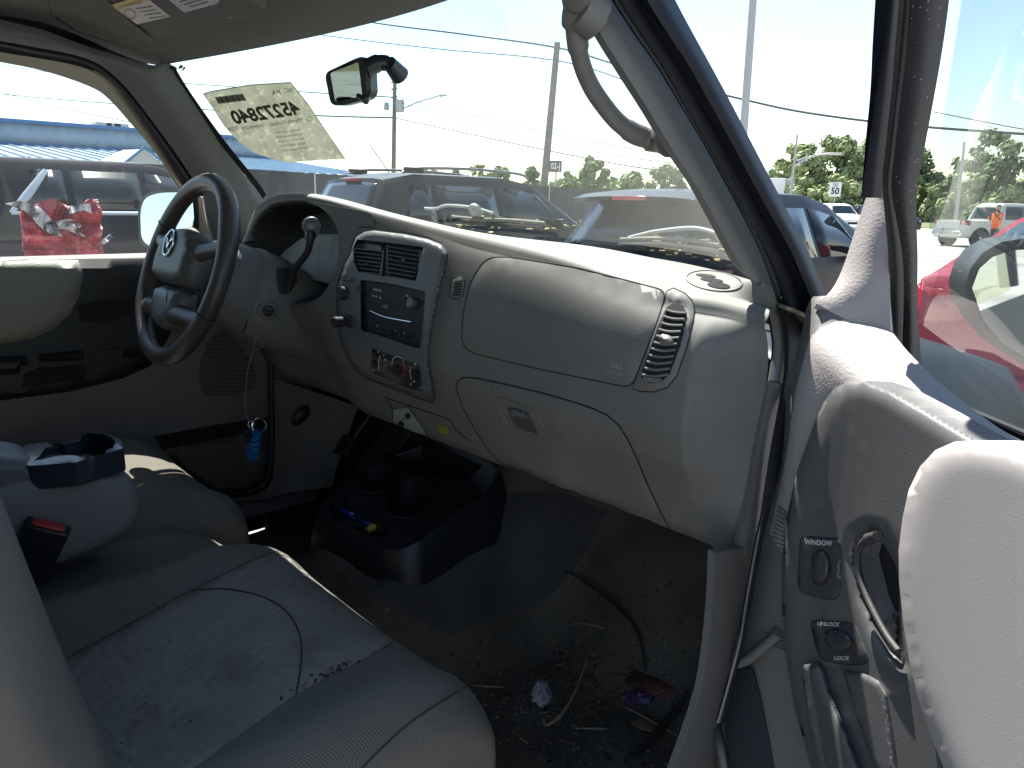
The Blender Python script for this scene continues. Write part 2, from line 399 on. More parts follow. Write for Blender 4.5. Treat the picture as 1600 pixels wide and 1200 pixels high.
#@@PART
# =================================================================== THE TRUCK CAB
truck = tag(empty('pickup_truck'), 'grey interior of a dusty old pickup truck seen through its open passenger door', 'pickup truck')
YW = lambda x: .57-.70*x*x
ZB = [(-.70, 1.33), (-.62, 1.365), (-.56, 1.39), (-.50, 1.432), (-.42, 1.455), (-.35, 1.463), (-.2, 1.455), (0, 1.43), (.17, 1.411), (.39, 1.387), (.58, 1.354), (.66, 1.346), (.70, 1.342)]
YB = [(-.70, .27), (-.6, .23), (-.5, .2), (.5, .2), (.6, .212), (.65, .225), (.70, .222)]
CLX, CLZ, CLA, CLB = -.315, 1.347, .195, .100
RB = lambda x: .018-.012*sst(.25, .05, x)
def clus(x, z): return (abs((x-CLX)/CLA)**2.4+abs((z-CLZ)/CLB)**2.4)**(1/2.4)
YR = [(1.03, .214), (1.125, .221), (1.185, .228), (1.265, .238), (1.30, .236), (1.34, .225), (1.38, .21)]
def dface(x, z):
    if x > .641: a = dface(.64, z); return a+(smi(z, YR)-a)*(x-.64)/.06
    zb = smi(x, ZB); yb = smi(x, YB)
    y = interp(z, [(1.03, .245), (1.065, .215), (1.12, .193), (1.16, .170), (1.20, .158), (1.26, .160), (1.31, .170), (1.36, .182), (1.40, .190), (1.46, .2)])
    y = y+(yb-.2)*.6*(sst(1.06, 1.24, z) if x > .5 else 1)
    y += .012*math.exp(-max(0, zb-.0-z)/.02)*0
    if x < -.1: y += .03*sst(-.1, -.25, x)*sst(1.26, 1.18, z)
    return y
mb = MB(); NX = 260; rows = []; mask = []
for i in range(NX+1):
    x = -.70+1.40*i/NX; zb = smi(x, ZB); yb = smi(x, YB); col = []; mk = []
    yw = YW(x)
    for k in range(10):
        t = k/9; y = yw+(yb+.022-yw)*t; q_ = sst(.38, .10, x); z = 1.368+(zb-1.368)*((1-q_)*sst(0, 1, t)**.8+q_*t)+(.006*(1-q_)-.006*q_)*math.sin(math.pi*t); col.append(Vector((x, y, z))); mk.append(0)
    for a in (.25, .5, .75, 1):
        col.append(Vector((x, yb+.022*(1-math.sin(a*math.pi/2)), zb-RB(x)*(1-math.cos(a*math.pi/2))))); mk.append(0)
    rb_ = RB(x); f0 = dface(x, zb-rb_)
    for k in range(1, 101):
        z = zb-rb_+(1.05-zb+rb_)*k/100; y = dface(x, z); y += (yb-f0)*math.exp(-(zb-rb_-z)/.018)
        c = clus(x, z); r = sst(1.0, .80, c)
        y += .10*r; col.append(Vector((x, y, z))); mk.append(1 if c < .985 else 0)
    for k in range(1, 6): col.append(Vector((x, dface(x, 1.05)+.05*k, 1.05-.006*k))); mk.append(0)
    rows.append(col); mask.append(mk)
K = len(rows[0]); fs = []; ms = []
for i in range(NX):
    for k in range(K-1):
        fs.append((i*K+k, i*K+k+1, (i+1)*K+k+1, (i+1)*K+k)); ms.append(1 if mask[i][k]+mask[i+1][k+1] > 1 else 0)
mb.v = [p for c in rows for p in c]; mb.f = fs; mb.m = ms
DS = mb.surf()
# seams of the upper dash and the defroster outlet moulded in the dash itself
mb.line(DS, [(585, 352), (584, 340), (576, 333), (548, 327), (500, 318), (470, 314)], .0011, 2)
mb.line(DS, [(560, 355), (600, 357), (660, 368), (690, 380)], .0009, 2)
for cx, cy, a, b in ((1103, 430.5, 16, 2.6), (1112, 437, 18, 2.9), (1123, 445.5, 18, 4.6)):
    P = [(cx+a*math.cos(t/16*2*math.pi)-b*.0, cy+b*math.sin(t/16*2*math.pi)+.12*a*math.cos(t/16*2*math.pi)) for t in range(16)]
    mb.inlay(DS, P, .0008, step=5, m=2)
P = [(1116+44*math.cos(t/24*2*math.pi), 439+15*math.sin(t/24*2*math.pi)+5*math.cos(t/24*2*math.pi)) for t in range(24)]
mb.line(DS, P, .0012, 0, 2, closed=True)
# left side outlet
mb.inlay(DS, [(371, 388), (380, 377), (396, 376), (400, 382), (399, 397)], .001, step=5, m=2)
for k in range(4): mb.line(DS, [(372+1*k, 385+4*k), (400, 381+4.5*k)], .0012, 0, 2, off=.002)
# centre lower panel with two sockets
mb.line(DS, [(602, 621), (640, 634), (700, 655), (709, 668), (735, 690)], .001, 2)
mb.line(DS, [(602, 621), (612, 637), (614, 665)], .001, 2); mb.line(DS, [(638, 635), (668, 680)], .001, 2)
dash = mb.build('dashboard', [DASH(), mat('cluster_black', (.02, .022, .028), .6, bump='leather', bs=900, bd=.0005), GAP()], truck, smooth=50)
so1 = MB(); so1.inlay(DS, [(614, 640), (638, 637), (666, 678), (650, 684), (614, 668)], .003, step=8)
sp_panel = None
so1.build('power_socket_panel', [mat('pale_green_plastic', (.26, .28, .27), .6, mott=.1)], dash)
for cx, cy, r in ((637, 650, 4.2), (626, 664, 5), (637, 674, 1.2), (630, 655, 1.2)):
    q_ = MB(); q_.inlay(DS, [(cx+r*math.cos(a*.785), cy+r*1.25*math.sin(a*.785)) for a in range(8)], .0045, step=3); q_.build('power_socket' if r > 2 else 'screw', GAP(), dash)
MB().inlay(DS, [(682, 662), (700, 667), (703, 679), (688, 676)], .0015, step=6).build('warning_sticker', mat('dull_yellow_label', (.2, .19, .02), .6, mott=.3, ms=90), dash)
# airbag door
ab = MB(); P = rr([(735, 440), (760, 402), (800, 402), (900, 418), (1042, 455), (1028, 500), (1006, 557), (987, 606), (850, 578), (735, 551), (721, 535), (724, 490)], 16, 4)
ab.inlay(DS, P, .0028, step=14, rnd=.007, gap=.0011)
def surftext(mbx, sf, txt, x0, y0, rx, ry, ux, uy, off=.001, m=0, bold=0):
    def fn(tx, ty):
        h, n = sf.get(x0+rx*tx+ux*ty, y0+ry*tx+uy*ty, x0, y0); return h+n*off
    mbx.text(txt, fn, m, bold=bold)
surftext(ab, DS, 'SRS', 965, 573, 12, 3, 2, -12, .0034, 2, .01); surftext(ab, DS, 'AIRBAG', 962, 582, 8.5, 2.1, 1.6, -8.5, .0034, 2)
ab.build('airbag_cover', [DASH(), GAP(), mat('embossed_grey', (.24, .235, .225), .5)], dash, smooth=50)
# glove box
gb = MB(); P = [(713, 606), (716, 595), (725, 590), (745, 591), (801, 603), (850, 615), (889, 626), (925, 638), (948, 648), (967, 664), (982, 688), (997, 720), (1012, 757), (1030, 795), (1047, 826), (980, 803), (900, 776), (850, 756), (800, 735), (779, 721), (760, 698), (744, 674), (725, 640)]
gb.inlay(DS, P, .0035, step=14, rnd=.008, gap=.0014)
LP = [(774, 622), (800, 628), (832, 638), (843, 652), (853, 686), (830, 680), (798, 668), (786, 650)]
gb.line(DS, LP, .0013, 0, 3, off=.004, closed=True); gb.build('glove_box', [DASH(), GAP()], dash, smooth=50)
lt = MB(); lt.inlay(DS, [(791, 635), (824, 644), (838, 672), (840, 679), (806, 668), (799, 655)], .0045, step=6, m=1); lt.inlay(DS, rr([(792, 635), (822, 643), (830, 656), (800, 652)], 3), .009, step=5, rnd=.004)
lt.build('glove_box_latch', [DASH(), mat('latch_recess', (.05, .05, .05), .7)], dash)
# round sensor grille
sg = MB(); sg.inlay(DS, rr([(706, 434), (720, 431), (727, 436), (723, 464), (709, 468), (702, 462)], 7), .002, step=5, rnd=.003, gap=.0008)
for k in range(6): sg.line(DS, [(710.5-k*.6, 440+k*4.3), (722-k*.6, 438.5+k*4.3)], .0012, 1, 2, off=.0024)
sg.build('sensor_grille', [DASH(), GAP()], dash)
# right outer vent
ov = MB(); P = [(1043, 455), (1052, 451), (1070, 459), (1081, 470), (1085, 484), (1083, 503), (1072, 545), (1058, 586), (1043, 605), (1022, 612), (1003, 611), (988, 607), (1007, 557), (1029, 500)]
ov.inlay(DS, P, .004, step=9, rnd=.005, gap=.0012)
GP = [(1041, 480), (1051, 474), (1066, 477), (1073, 488), (1071, 508), (1062, 543), (1046, 585), (1034, 596), (1014, 599), (1002, 592), (1003, 580), (1014, 550), (1026, 515)]
ov.inlay(DS, GP, .005, step=7, m=1)
for k in range(11):
    t = k/10; ov.line(DS, [(1040-36*t, 484+101*t), (1055-33*t, 488+100*t), (1072-28*t, 489+96*t)], .0016, 0, 3, off=.0068, seg=6)
ov.inlay(DS, rr([(1003, 588), (1036, 592), (1028, 598), (1006, 597)], 4), .007, step=5, m=0); ov.inlay(DS, rr([(1010, 590), (1024, 592), (1022, 597), (1009, 595)], 2), .012, step=4, m=0)
outer_vent = ov.build('air_vent', [DASH(), GAP()], truck, smooth=50)
lab(outer_vent, 'tall curved dashboard vent at the passenger end')
kb = MB(); kb.inlay(DS, rr([(1027, 522), (1040, 520), (1052, 526), (1055, 536), (1044, 541), (1030, 536)], 7), .017, step=4, rnd=.008, sink=-.004); kb.build('vent_knob', DASH(), outer_vent)

# ---------------------------------------------------------------- centre stack
st = MB(); SP = [(550, 384), (556, 370), (570, 362), (584, 360), (632, 366), (670, 374), (690, 382), (699, 395), (697, 415), (691, 440), (682, 478), (675, 517), (671, 545), (671, 567), (675, 590), (680, 618), (676, 629), (655, 623), (620, 609), (597, 600), (575, 592), (562, 584), (547, 566), (537, 545), (530, 524), (528, 492), (526, 465), (527, 446), (532, 430), (537, 414), (546, 398)]
VP = [(552, 386), (558, 374), (600, 378), (662, 386), (657, 402), (652, 430), (649, 439), (600, 432), (560, 425), (553, 410)]
RP = rr([(563, 437), (610, 443), (664, 455), (661, 500), (656, 546), (610, 530), (564, 516)], 5)
st.inlay(DS, SP, .013, holes=[VP, RP], step=4, rnd=.008, gap=.0012)
stack = st.build('centre_bezel', [mat('stack_plastic', (.095, .10, .105), .42, bump='leather', bs=900, bd=.0004, mott=.08, ms=8), GAP()], truck, smooth=55)
SS = Surf(st.v[:], st.f[:])
vt = MB(); vt.inlay(DS, [(x, y) for x, y in VP], .001, step=12, m=1)
vent_objs = []
for nm, (xl, yl, xr, yr, n, dy) in (('l', (554, 388, 597, 393, 7, 6.0)), ('r', (606, 385, 655, 393, 8, 6.6))):
    v = MB()
    if nm == 'l': v.inlay(DS, [(553, 383), (560, 378), (604, 386), (601, 393), (554, 389)], .011, step=8, rnd=.003)
    for k in range(n):
        s0 = -.6*k if nm == 'r' else 0
        v.line(DS, [(xl+s0, yl+dy*k), (xr+s0-.5*k, yr+dy*k)], .0013, 0, 2, off=.009)
    v.line(DS, [(xl, yl-2), (xl-1, yl+dy*n*.5), (xl+2, yl+dy*n)], .0016, 0, 3, off=.009); v.line(DS, [(xr+2, yr-2), (xr, yr+dy*n*.5), (xr-3, yr+dy*n)], .0016, 0, 3, off=.009)
    o = v.build('centre_air_vent', [mat('vent_plastic', (.06, .065, .075), .4)], stack)
    kx, ky = ((571, 409), (628, 403))[nm == 'r']
    k_ = MB(); k_.inlay(DS, rr([(kx-6, ky-3), (kx+8, ky-1), (kx+7, ky+7), (kx-5, ky+5)], 3), .015, step=4, rnd=.003, sink=-.008); k_.build('centre_vent_tab', BLK(), stack)
vt.build('vent_duct', [BLK(), GAP()], stack)
# radio
rd = MB(); rd.inlay(DS, [(563, 437), (664, 455), (661, 500), (656, 547), (564, 516)], .007, step=12)
rd.inlay(DS, [(590, 452), (634, 462), (633, 478), (598, 470)], .009, step=8, m=1)             # display
rd.inlay(DS, [(577, 485), (640, 500), (641, 503), (625, 501), (596, 494)], .0085, step=8, m=1)     # disc slot
rd.line(DS, [(578, 485), (600, 495), (642, 503)], .0008, 2, 3, off=.009)
pad = mat('radio_print', (.5, .53, .6), .6)
for i, (x, y) in enumerate([(585, 452), (589, 453), (594, 454), (583, 462), (588, 463), (594, 465), (636, 462), (641, 464), (636, 470), (636, 476)]): rd.inlay(DS, [(x-1.6, y-1.5), (x+1.6, y-.9), (x+1.6, y+1.7), (x-1.6, y+1.1)], .0095, step=5, m=3)
surftext(rd, DS, 'CD', 609, 480.5, 6, 1.3, 0, -6, .0095, 3)
for t_, x, y in (('AM', 569, 478), ('FM', 568, 485), ('CLK', 570, 502), ('1', 584, 505), ('2', 597, 509), ('3', 611, 512), ('4', 625, 516), ('5', 639, 520)): surftext(rd, DS, t_, x, y, 4.2, 1.1, .3, -4.6, .0095, 3)
radio = rd.build('car_radio', [mat('radio_black', (.018, .02, .028), .5, spec=.25), mat('display_black', (.006, .008, .014), .4, spec=.2), CHROME(), pad], truck)
for x, y in [(571+13.7*i, 507+3.6*i) for i in range(6)]:
    b = MB(); b.inlay(DS, rr([(x-5, y-4), (x+5, y-1.5), (x+5, y+5.5), (x-5, y+3)], 2), .012, step=4, rnd=.002); b.build('preset_button', mat('button_black', (.03, .032, .04), .35), radio)
def knob(name, sf, x, y, rad, h, m_, parent, m2=None, tilt=None, prof=None):
    p, n = sf.get(x, y, x, y); M = frame(p, n)
    k = MB(); k.lathe([(rad*1.15, 0), (rad*1.12, h*.25), (rad, h*.3), (rad*.95, h*.9), (rad*.85, h), (rad*.3, h*.98)], M, 24); return k.build(name, m_, parent, smooth=35)
knob('volume_knob', DS, 569, 453, .006, .014, BLK(), radio); knob('tuning_knob', DS, 652, 474, .0095, .016, mat('knob_dark', (.05, .055, .065), .35), radio)
# heater panel
hp = MB(); hp.inlay(SS, [(581, 545), (594, 549), (654, 571), (659, 612), (640, 607), (605, 592), (579, 582)], .0015, step=9)
pr = mat('heater_print', (.5, .5, .52), .5); red = mat('heater_red', (.4, .02, .03), .5)
hp.line(SS, [(594, 556), (591.5, 566), (592, 580)], .0007, 1, 5, off=.0022)
hp.line(SS, [(612, 571), (614, 561), (620, 557.5), (627, 559), (631, 565)], .0006, 1, 5, off=.0022); hp.line(SS, [(631, 565), (633.5, 575), (631, 585), (628, 592)], .0007, 2, 5, off=.0022); hp.line(SS, [(642, 574), (640.5, 583), (643, 592)], .0006, 1, 5, off=.0022)
for x, y in ((591, 549.5), (599.5, 554.8), (602, 562), (603, 571.5), (620, 573.5), (648, 568.5), (647, 596), (642, 600), (583, 579)): hp.inlay(SS, [(x-1.1, y-1.2), (x+1.1, y-.8), (x+1.1, y+1.4), (x-1.1, y+1)], .0024, step=3, m=1)
heater = hp.build('heater_panel', [mat('heater_black', (.009, .01, .014), .3), pr, red], truck)
for x, y, r in ((587, 567, .007), (622, 576, .009), (650, 583, .007)): knob('heater_knob', SS, x, y, r, .006, mat('heater_knob_black', (.008, .009, .012), .55), heater)
# light switch, icons and wiper style knob on the driver side of the stack
ls = MB(); ls.inlay(SS, rr([(533, 432), (540, 429), (550, 434), (550, 441), (534, 439)], 3), .002, step=4)
for x in (537, 542, 547): ls.inlay(SS, [(x-1.2, 434), (x+1.2, 434.6), (x+1.2, 437.5), (x-1.2, 437)], .003, step=3, m=1)
ls.build('switch_legend', [BLK(), mat('legend_blue', (.18, .24, .32), .5)], stack)
k1 = knob('mode_knob', SS, 538, 458, .0115, .010, BLK(), stack); p, n = SS.get(538, 458)
p, n = SS.get(546, 502, 546, 502); M = frame(p, n); k = MB(); k.lathe([(.012, 0), (.011, .004), (.0065, .005), (.0065, .014), (.0088, .015), (.0092, .03), (.007, .032)], M, 20); k.build('pull_switch', BLK(), stack)

# ---------------------------------------------------------------- instrument cluster
GS = Planar((-.25, .245, 1.33), (0, -.95, .30))
ic = MB(); ic.inlay(GS, [(425, 416), (445, 392), (470, 373), (495, 366), (549, 366), (549, 445), (520, 445), (470, 432)], .002, step=20)
for cx, cy, r in ((507, 386, 12), (540, 390, 11)): ic.line(GS, [(cx-r, cy+5), (cx-r*.8, cy-r*.4), (cx, cy-r*.7), (cx+r*.8, cy-r*.3), (cx+r, cy+6)], .0007, 1, 5, off=.003)
for k in range(7): ic.line(GS, [(497+k*3.3, 388-abs(k-3)*-1.2), (498+k*3.3, 391-abs(k-3)*-1.2)], .0005, 1, 1, off=.003)
ic.build('instrument_cluster', [mat('cluster_lens', (.30, .32, .30), .6, mott=.12, ms=30, dirt=(.2, .2, .17), ds=20), mat('cluster_print', (.55, .58, .57), .5)], truck)

# ---------------------------------------------------------------- steering wheel
WC = pX(288, 420, -.37); WT = R_(20); wup = Vector((0, math.sin(WT), math.cos(WT))); wn = Vector((0, -math.cos(WT), math.sin(WT))); wx = Vector((1, 0, 0))
def wp(a, b, c=0): return WC+wx*a+wup*b+wn*c       # wheel coordinates
wheel = empty('steering_wheel', parent=truck)
rim = MB(); PR = [wp(.171*math.cos(t/64*2*math.pi), .171*math.sin(t/64*2*math.pi)) for t in range(64)]
rim.tube(PR, [.0165+.0025*math.exp(-((((t/64*360+30) % 180)-60)/18)**2) for t in range(64)], 14, 0, True)
leather = mat('worn_leather', (.055, .047, .043), .42, bump='leather', bs=700, bd=.0004, bst=.35, mott=.25, ms=18, dirt=(.085, .065, .055), ds=25, dth=.52)
for a in (28, 152, 205, 335): t = R_(a); c = wp(.171*math.cos(t), .171*math.sin(t)); d = (wx*-math.sin(t)+wup*math.cos(t)); M = frame(c, d); rim.lathe([(.0172, -.001), (.0185, 0), (.0172, .001)], M, 16, 1)
rim.build('wheel_rim', [leather, GAP()], wheel)
def pill(a, b, w, h, r, n=6): return rr([(a-w, b-h), (a+w, b-h), (a+w, b+h), (a-w, b+h)], r, n)
hb = MB()
def dome(poly, d0, d1, step=.012, m=0, mbx=None, rn=.02):
    vs, tr, li, lp = cdt([poly], step); n = len(vs); top = []
    for x, y in vs:
        d = dpoly((x, y), lp[0]); t = min(1, d/rn); top.append(wp(x, y, d0+(d1-d0)*math.sqrt(max(0, 1-(1-t)**2))))
    bot = [wp(vs[i][0], vs[i][1], d0-.02) for i in li[0]]; fs = list(tr)+[(li[0][i], li[0][(i+1) % len(bot)], n+(i+1) % len(bot), n+i) for i in range(len(bot))]
    mbx.add(top+bot, fs+[tuple(range(n+len(bot)-1, n-1, -1))], m)
dome(rr([(-.055, .068), (0, .082), (.055, .068), (.082, .05), (.088, .01), (.082, -.03), (.06, -.035), (-.06, -.035), (-.082, -.03), (-.088, .01), (-.082, .05)], .02), .008, .034, mbx=hb)
hubm = mat('hub_plastic', (.10, .098, .096), .45, bump='leather', bs=800, bd=.0004, mott=.1, ms=14)
hb.build('airbag_pad', hubm, wheel, smooth=50)
lo = MB(); dome(rr([(-.062, -.038), (.062, -.038), (.066, -.07), (.045, -.105), (.02, -.12), (-.02, -.12), (-.045, -.105), (-.066, -.07)], .02), .006, .026, mbx=lo)
lo.line(Planar(wp(0, 0, .026), wn), [], .001) if False else None
lo.tube([wp(.02, -.04, .0262), wp(.028, -.065, .0268), (wp(.045, -.09, .022))], .0008, 5); lo.build('horn_cover', hubm, wheel, smooth=50)
for sx in (-1, 1):
    for (a0, b0, a1, b1, h) in ((.07, .03, .165, .052, .019), (.04, -.085, .145, -.088, .022)):
        m_ = MB(); rg = []
        for k in range(7):
            t = k/6; ca, cb = a0+(a1-a0)*t, b0+(b1-b0)*t; hh = h*(1-.25*math.sin(t*math.pi)); cc = .012*(1-t)
            rg.append([wp(sx*ca, cb+hh*math.cos(q/10*2*math.pi), cc+.012*math.sin(q/10*2*math.pi)) for q in range(10)])
        m_.rings(rg); m_.build('wheel_spoke', leather, wheel)
# emblem: an oval ring with a winged m inside it
em = MB(); eo = (-.008, .038)
em.tube([wp(eo[0]+.0205*math.cos(t/32*2*math.pi), eo[1]+.0245*math.sin(t/32*2*math.pi), .0365) for t in range(32)], .0022, 8, 0, True)
for s in (-1, 1): em.tube(spl([wp(eo[0], eo[1]-.009, .0368), wp(eo[0]+s*.005, eo[1]+.002, .0368), wp(eo[0]+s*.011, eo[1]+.0075, .0365), wp(eo[0]+s*.019, eo[1]+.009, .036)], 5), [.003]*6+[.0022]*6+[.0016]*4, 8)
em.build('wheel_emblem', CHROME(), wheel)
ed = MB(); dome([(eo[0]+.024*math.cos(t/24*2*math.pi), eo[1]+.028*math.sin(t/24*2*math.pi)) for t in range(24)], .0335, .0350, .01, mbx=ed, rn=.002); ed.build('emblem_backing', BLK(), wheel)
# column shroud
def sect(d, cx, cy, a, b, n=20, e=3):
    out = []
    for q in range(n):
        t = q/n*2*math.pi; c_, s_ = math.cos(t), math.sin(t); out.append(wp(cx+a*math.copysign(abs(c_)**(2/e), c_), cy+b*math.copysign(abs(s_)**(2/e), s_), -d))
    return out
co = empty('steering_column', parent=truck)
c1 = MB(); c1.rings([sect(.02, 0, 0, .05, .05), sect(.045, 0, .002, .072, .07), sect(.09, 0, .0, .083, .08), sect(.112, 0, -.004, .084, .084), sect(.116, 0, -.004, .07, .07)]); c1.build('collar', TRIM(), co)
c2 = MB(); c2.rings([sect(.112, 0, -.004, .078, .078), sect(.126, 0, -.004, .086, .088), sect(.17, 0, -.012, .088, .092), sect(.22, 0, -.02, .085, .09), sect(.30, 0, -.03, .08, .08)])
SC = c2.surf()
c2.line(SC, [(400, 397), (390, 440), (386, 500), (380, 520)], .0016, 1)
shroud = c2.build('column_shroud', [TRIM(), GAP()], co)
ig = MB(); 
for rx_, ry_, off, m in ((18, 16, .004, 0), (13, 11.5, .006, 1), (9, 7, .009, 0)): ig.inlay(SC, [(419+rx_*math.cos(t/20*2*math.pi), 485+ry_*math.sin(t/20*2*math.pi)) for t in range(20)], off, step=5, rnd=.002, m=m)
ig.inlay(SC, [(411, 481), (428, 487), (427, 491), (410, 485)], .011, step=4, m=1); ig.build('ignition_lock', [TRIM(), BLK()], co)
# gear lever with its slot
sl_ = MB(); sl_.inlay(SC, [(432, 418), (452, 420), (463, 427), (465, 440), (455, 455), (446, 461), (436, 458), (433, 440)], .0015, step=6); sl_.build('lever_slot', mat('slot_dark', (.03, .03, .03), .7), co)
gl = empty('gear_lever', parent=truck)
G = [(450, 452, -.265), (457, 425, -.25), (468, 410, -.235), (480, 393, -.215), (484, 378, -.205), (485, 360, -.2)]
g_ = MB(); g_.tube(spl([pX(*q) for q in G], 5), .0072, 10); g_.build('lever_arm', BLK(), gl)
kp = pX(487, 351, -.2); ax = (CAM-kp).normalized(); g2 = MB(); M = frame(kp-ax*.02+Vector((0, 0, -.003)), ax*.9+Vector((.1, 0, 0)))
g2.lathe([(.011, -.02), (.0175, -.008), (.0185, .004), (.0165, .014), (.014, .0165)], M, 24); g2.lathe([(.0105, .0165), (.0105, .018), (.008, .0186)], M, 24, 1); g2.tube([M@Vector((.0155*math.cos(t/28*2*math.pi), .0155*math.sin(t/28*2*math.pi), .0155)) for t in range(28)], .0009, 6, 2, True)
g2.tube([kp-ax*.02+Vector((0, 0, -.004)), pX(484, 374, -.203)], [.015, .0085], 12, 0); g2.build('lever_knob', [BLK(), mat('knob_button', (.02, .022, .026), .3), mat('knob_ring', (.2, .22, .26), .3)], gl)
# ---------------------------------------------------------------- cab shell
CARPET = lambda: mat('dark_carpet', (.115, .102, .088), 1, spec=.1, bump='noise', bs=600, bd=.003, bst=.7, mott=.35, ms=7, dirt=(.15, .115, .075), ds=6, dth=.5)
MATM = lambda: mat('floor_mat_grey', (.075, .073, .08), .9, spec=.2, bump='noise', bs=900, bd=.001, bst=.5, mott=.2, ms=10)
def hump(x, y): return .15*(1-sst(.10, .30, abs(x+.09)))
def floorz(x, y):
    z = .60+hump(x, y)*(1+.5*sst(.1, .5, y)); z += max(0, y-.42)*1.0 if y > .42 else 0
    if x > .50: z += .03*sst(.5, .62, x)
    return z
fl = MB(); n1, n2 = 90, 70; vs = []
for i in range(n1+1):
    for j in range(n2+1):
        x = -.70+1.38*i/n1; y = -1.0+1.75*j/n2; vs.append(Vector((x, y, floorz(x, y)+.004*math.sin(x*31+y*17)*math.sin(y*23))))
fl.add(vs, [(i*(n2+1)+j, (i+1)*(n2+1)+j, (i+1)*(n2+1)+j+1, i*(n2+1)+j+1) for i in range(n1) for j in range(n2)])
FS = fl.surf()
floor_ = fl.build('floor_carpet', CARPET(), truck)
sh = MB(); sh.box((0, .78, .87), (1.32, .02, .72)); sh.box((.685, .55, .88), (.02, .44, .56)); sh.box((-.69, .52, .90), (.02, .5, .62)); sh.box((0, -.1, .56), (1.46, 1.8, .03)); sh.build('firewall', GAP(), truck)
# floor mat of the passenger footwell: dark sheet on the tunnel side
fm = MB(); fm.inlay(FS, [(600, 880), (700, 850), (800, 770), (880, 770), (952, 800), (938, 815), (925, 850), (895, 890), (875, 915), (855, 935), (800, 955), (740, 978), (700, 992), (640, 960), (580, 925)], .006, step=16, rnd=.004); fm.build('floor_mat', MATM(), truck)
# under-dash dark ducting
ud = MB(); ud.box((.28, .50, 1.03), (.66, .3, .08)); ud.build('heater_duct', BLK(), truck, bevel=.01)
# pedals
for x, z, w_ in ((-.38, .80, .06), (-.27, .78, .05), (-.53, .84, .055)):
    pd = MB(); pd.box((x, .42, z), (w_, .015, .055), Matrix.Rotation(R_(-35), 3, 'X')); pd.tube([(x, .43, z), (x, .52, z+.1), (x, .5, z+.25)], .008, 8); pd.build('pedal', BLK(), truck, bevel=.003)
# windscreen
WTOP = lambda x: (.215-.52*x*x, 1.742-.10*x*x)
rows = []
for k in range(2):
    r = []
    for i in range(9):
        x = -.70+1.40*i/8
        if k == 0: r.append(Vector((x, YW(x)+.03, 1.352)))
        else: xx = x*.82; r.append(Vector((xx, WTOP(xx)[0]+.012, WTOP(xx)[1]+.004)))
    rows.append(r)
mid = [rows[0][i].lerp(rows[1][i], .5)+Vector((0, .018, .012)) for i in range(9)]
ws = MB(); ws.patch([rows[0], mid, rows[1]], 6, 10, 0)
WSF = ws.surf()
wsh = ws.build('windscreen', glass('windscreen_glass', (.93, .985, .97), .013, 260, ior=1.36, speck=True, dcol=(.8, .84, .8)), truck)
# black edge band of the glass
WB = MB()
bandL = [(413, 310), (400, 290), (350, 228), (300, 158), (274, 110), (272, 101), (290, 93), (330, 81), (430, 55), (560, 27), (690, 0)]
bandI = [(418, 303), (404, 282), (354, 220), (304, 150), (279, 110), (280, 106), (300, 98), (332, 86), (432, 59), (562, 31), (694, 4)]
def strip(mbx, A, B, m=0, n=4, thick=.004, mid=0, f=None, fm=None):
    a = [f(*p) for p in A]; b = [f(*p) for p in B]
    c = [(fm or f)((p[0]+q[0])/2, (p[1]+q[1])/2) for p, q in zip(A, B)]
    for k in range(len(c)):
        c[k] = c[k]+(CAM-c[k]).normalized()*mid
    return mbx.patch([a, c, b], n, 4, thick, m)
wsf = lambda x, y: WSF.get(x, y, 500, 200)[0]+Vector((0, -.004, -.002))
strip(WB, bandL[:6]+[(268, 104)], bandI[:6]+[(277, 108)], 0, 3, .002, f=wsf); WB.build('windscreen_seal', GAP(), truck)
# headliner
hl = MB(); vs = []; n1, n2 = 60, 44
for i in range(n1+1):
    for j in range(n2+1):
        x = -.580+1.16*i/n1; yt = WTOP(x)[0]+.01; y = -1.05+(yt+1.05)*(j/n2)**.8; s = sst(yt-.22, yt, y)
        z = 1.79-.05*s-.10*x*x; vs.append(Vector((x, y, z)))
hl.add(vs, [(i*(n2+1)+j, i*(n2+1)+j+1, (i+1)*(n2+1)+j+1, (i+1)*(n2+1)+j) for i in range(n1) for j in range(n2)])
HLS = hl.surf(); HL = lambda: mat('headliner_cloth', (.125, .124, .122), 1, spec=.1, bump='noise', bs=700, bd=.0008, bst=.4, mott=.05, ms=5)
head = hl.build('headliner', HL(), truck)
rf = MB(); vs = []
for i in range(21):
    for j in range(13):
        x = -.70+1.40*i/20; y = -1.12+(WTOP(x*.86)[0]+1.125)*j/12; vs.append(Vector((x*(1-.12*(abs(x) > .65)), y, 1.81-.09*x*x-.06*sst(.55, .70, abs(x))-.04*sst(.0, .28, y))))
rf.add(vs, [(i*13+j, i*13+j+1, (i+1)*13+j+1, (i+1)*13+j) for i in range(20) for j in range(12)]); o = rf.build('roof_panel', BODY(), truck); sd = o.modifiers.new('s', 'SOLIDIFY'); sd.thickness = .006
# back wall with rear window
bw = MB(); M = frame((0, -1.08, 0), (0, -1, 0), (1, 0, 0)); 
bw.prism([[(-.70, .56), (.70, .56), (.72, 1.35), (.62, 1.78), (-.62, 1.78), (-.72, 1.35)], rr([(-.5, 1.3), (.5, 1.3), (.46, 1.66), (-.46, 1.66)], .06)], Matrix(((1, 0, 0, 0), (0, 0, 1, -1.10), (0, 1, 0, 0), (0, 0, 0, 1))), .03); bw.build('rear_wall', TRIM(), truck)
g = MB(); g.box((0, -1.09, 1.48), (1.0, .005, .38)); g.build('rear_window', glass('tinted_glass', (.5, .55, .52), .02), truck)
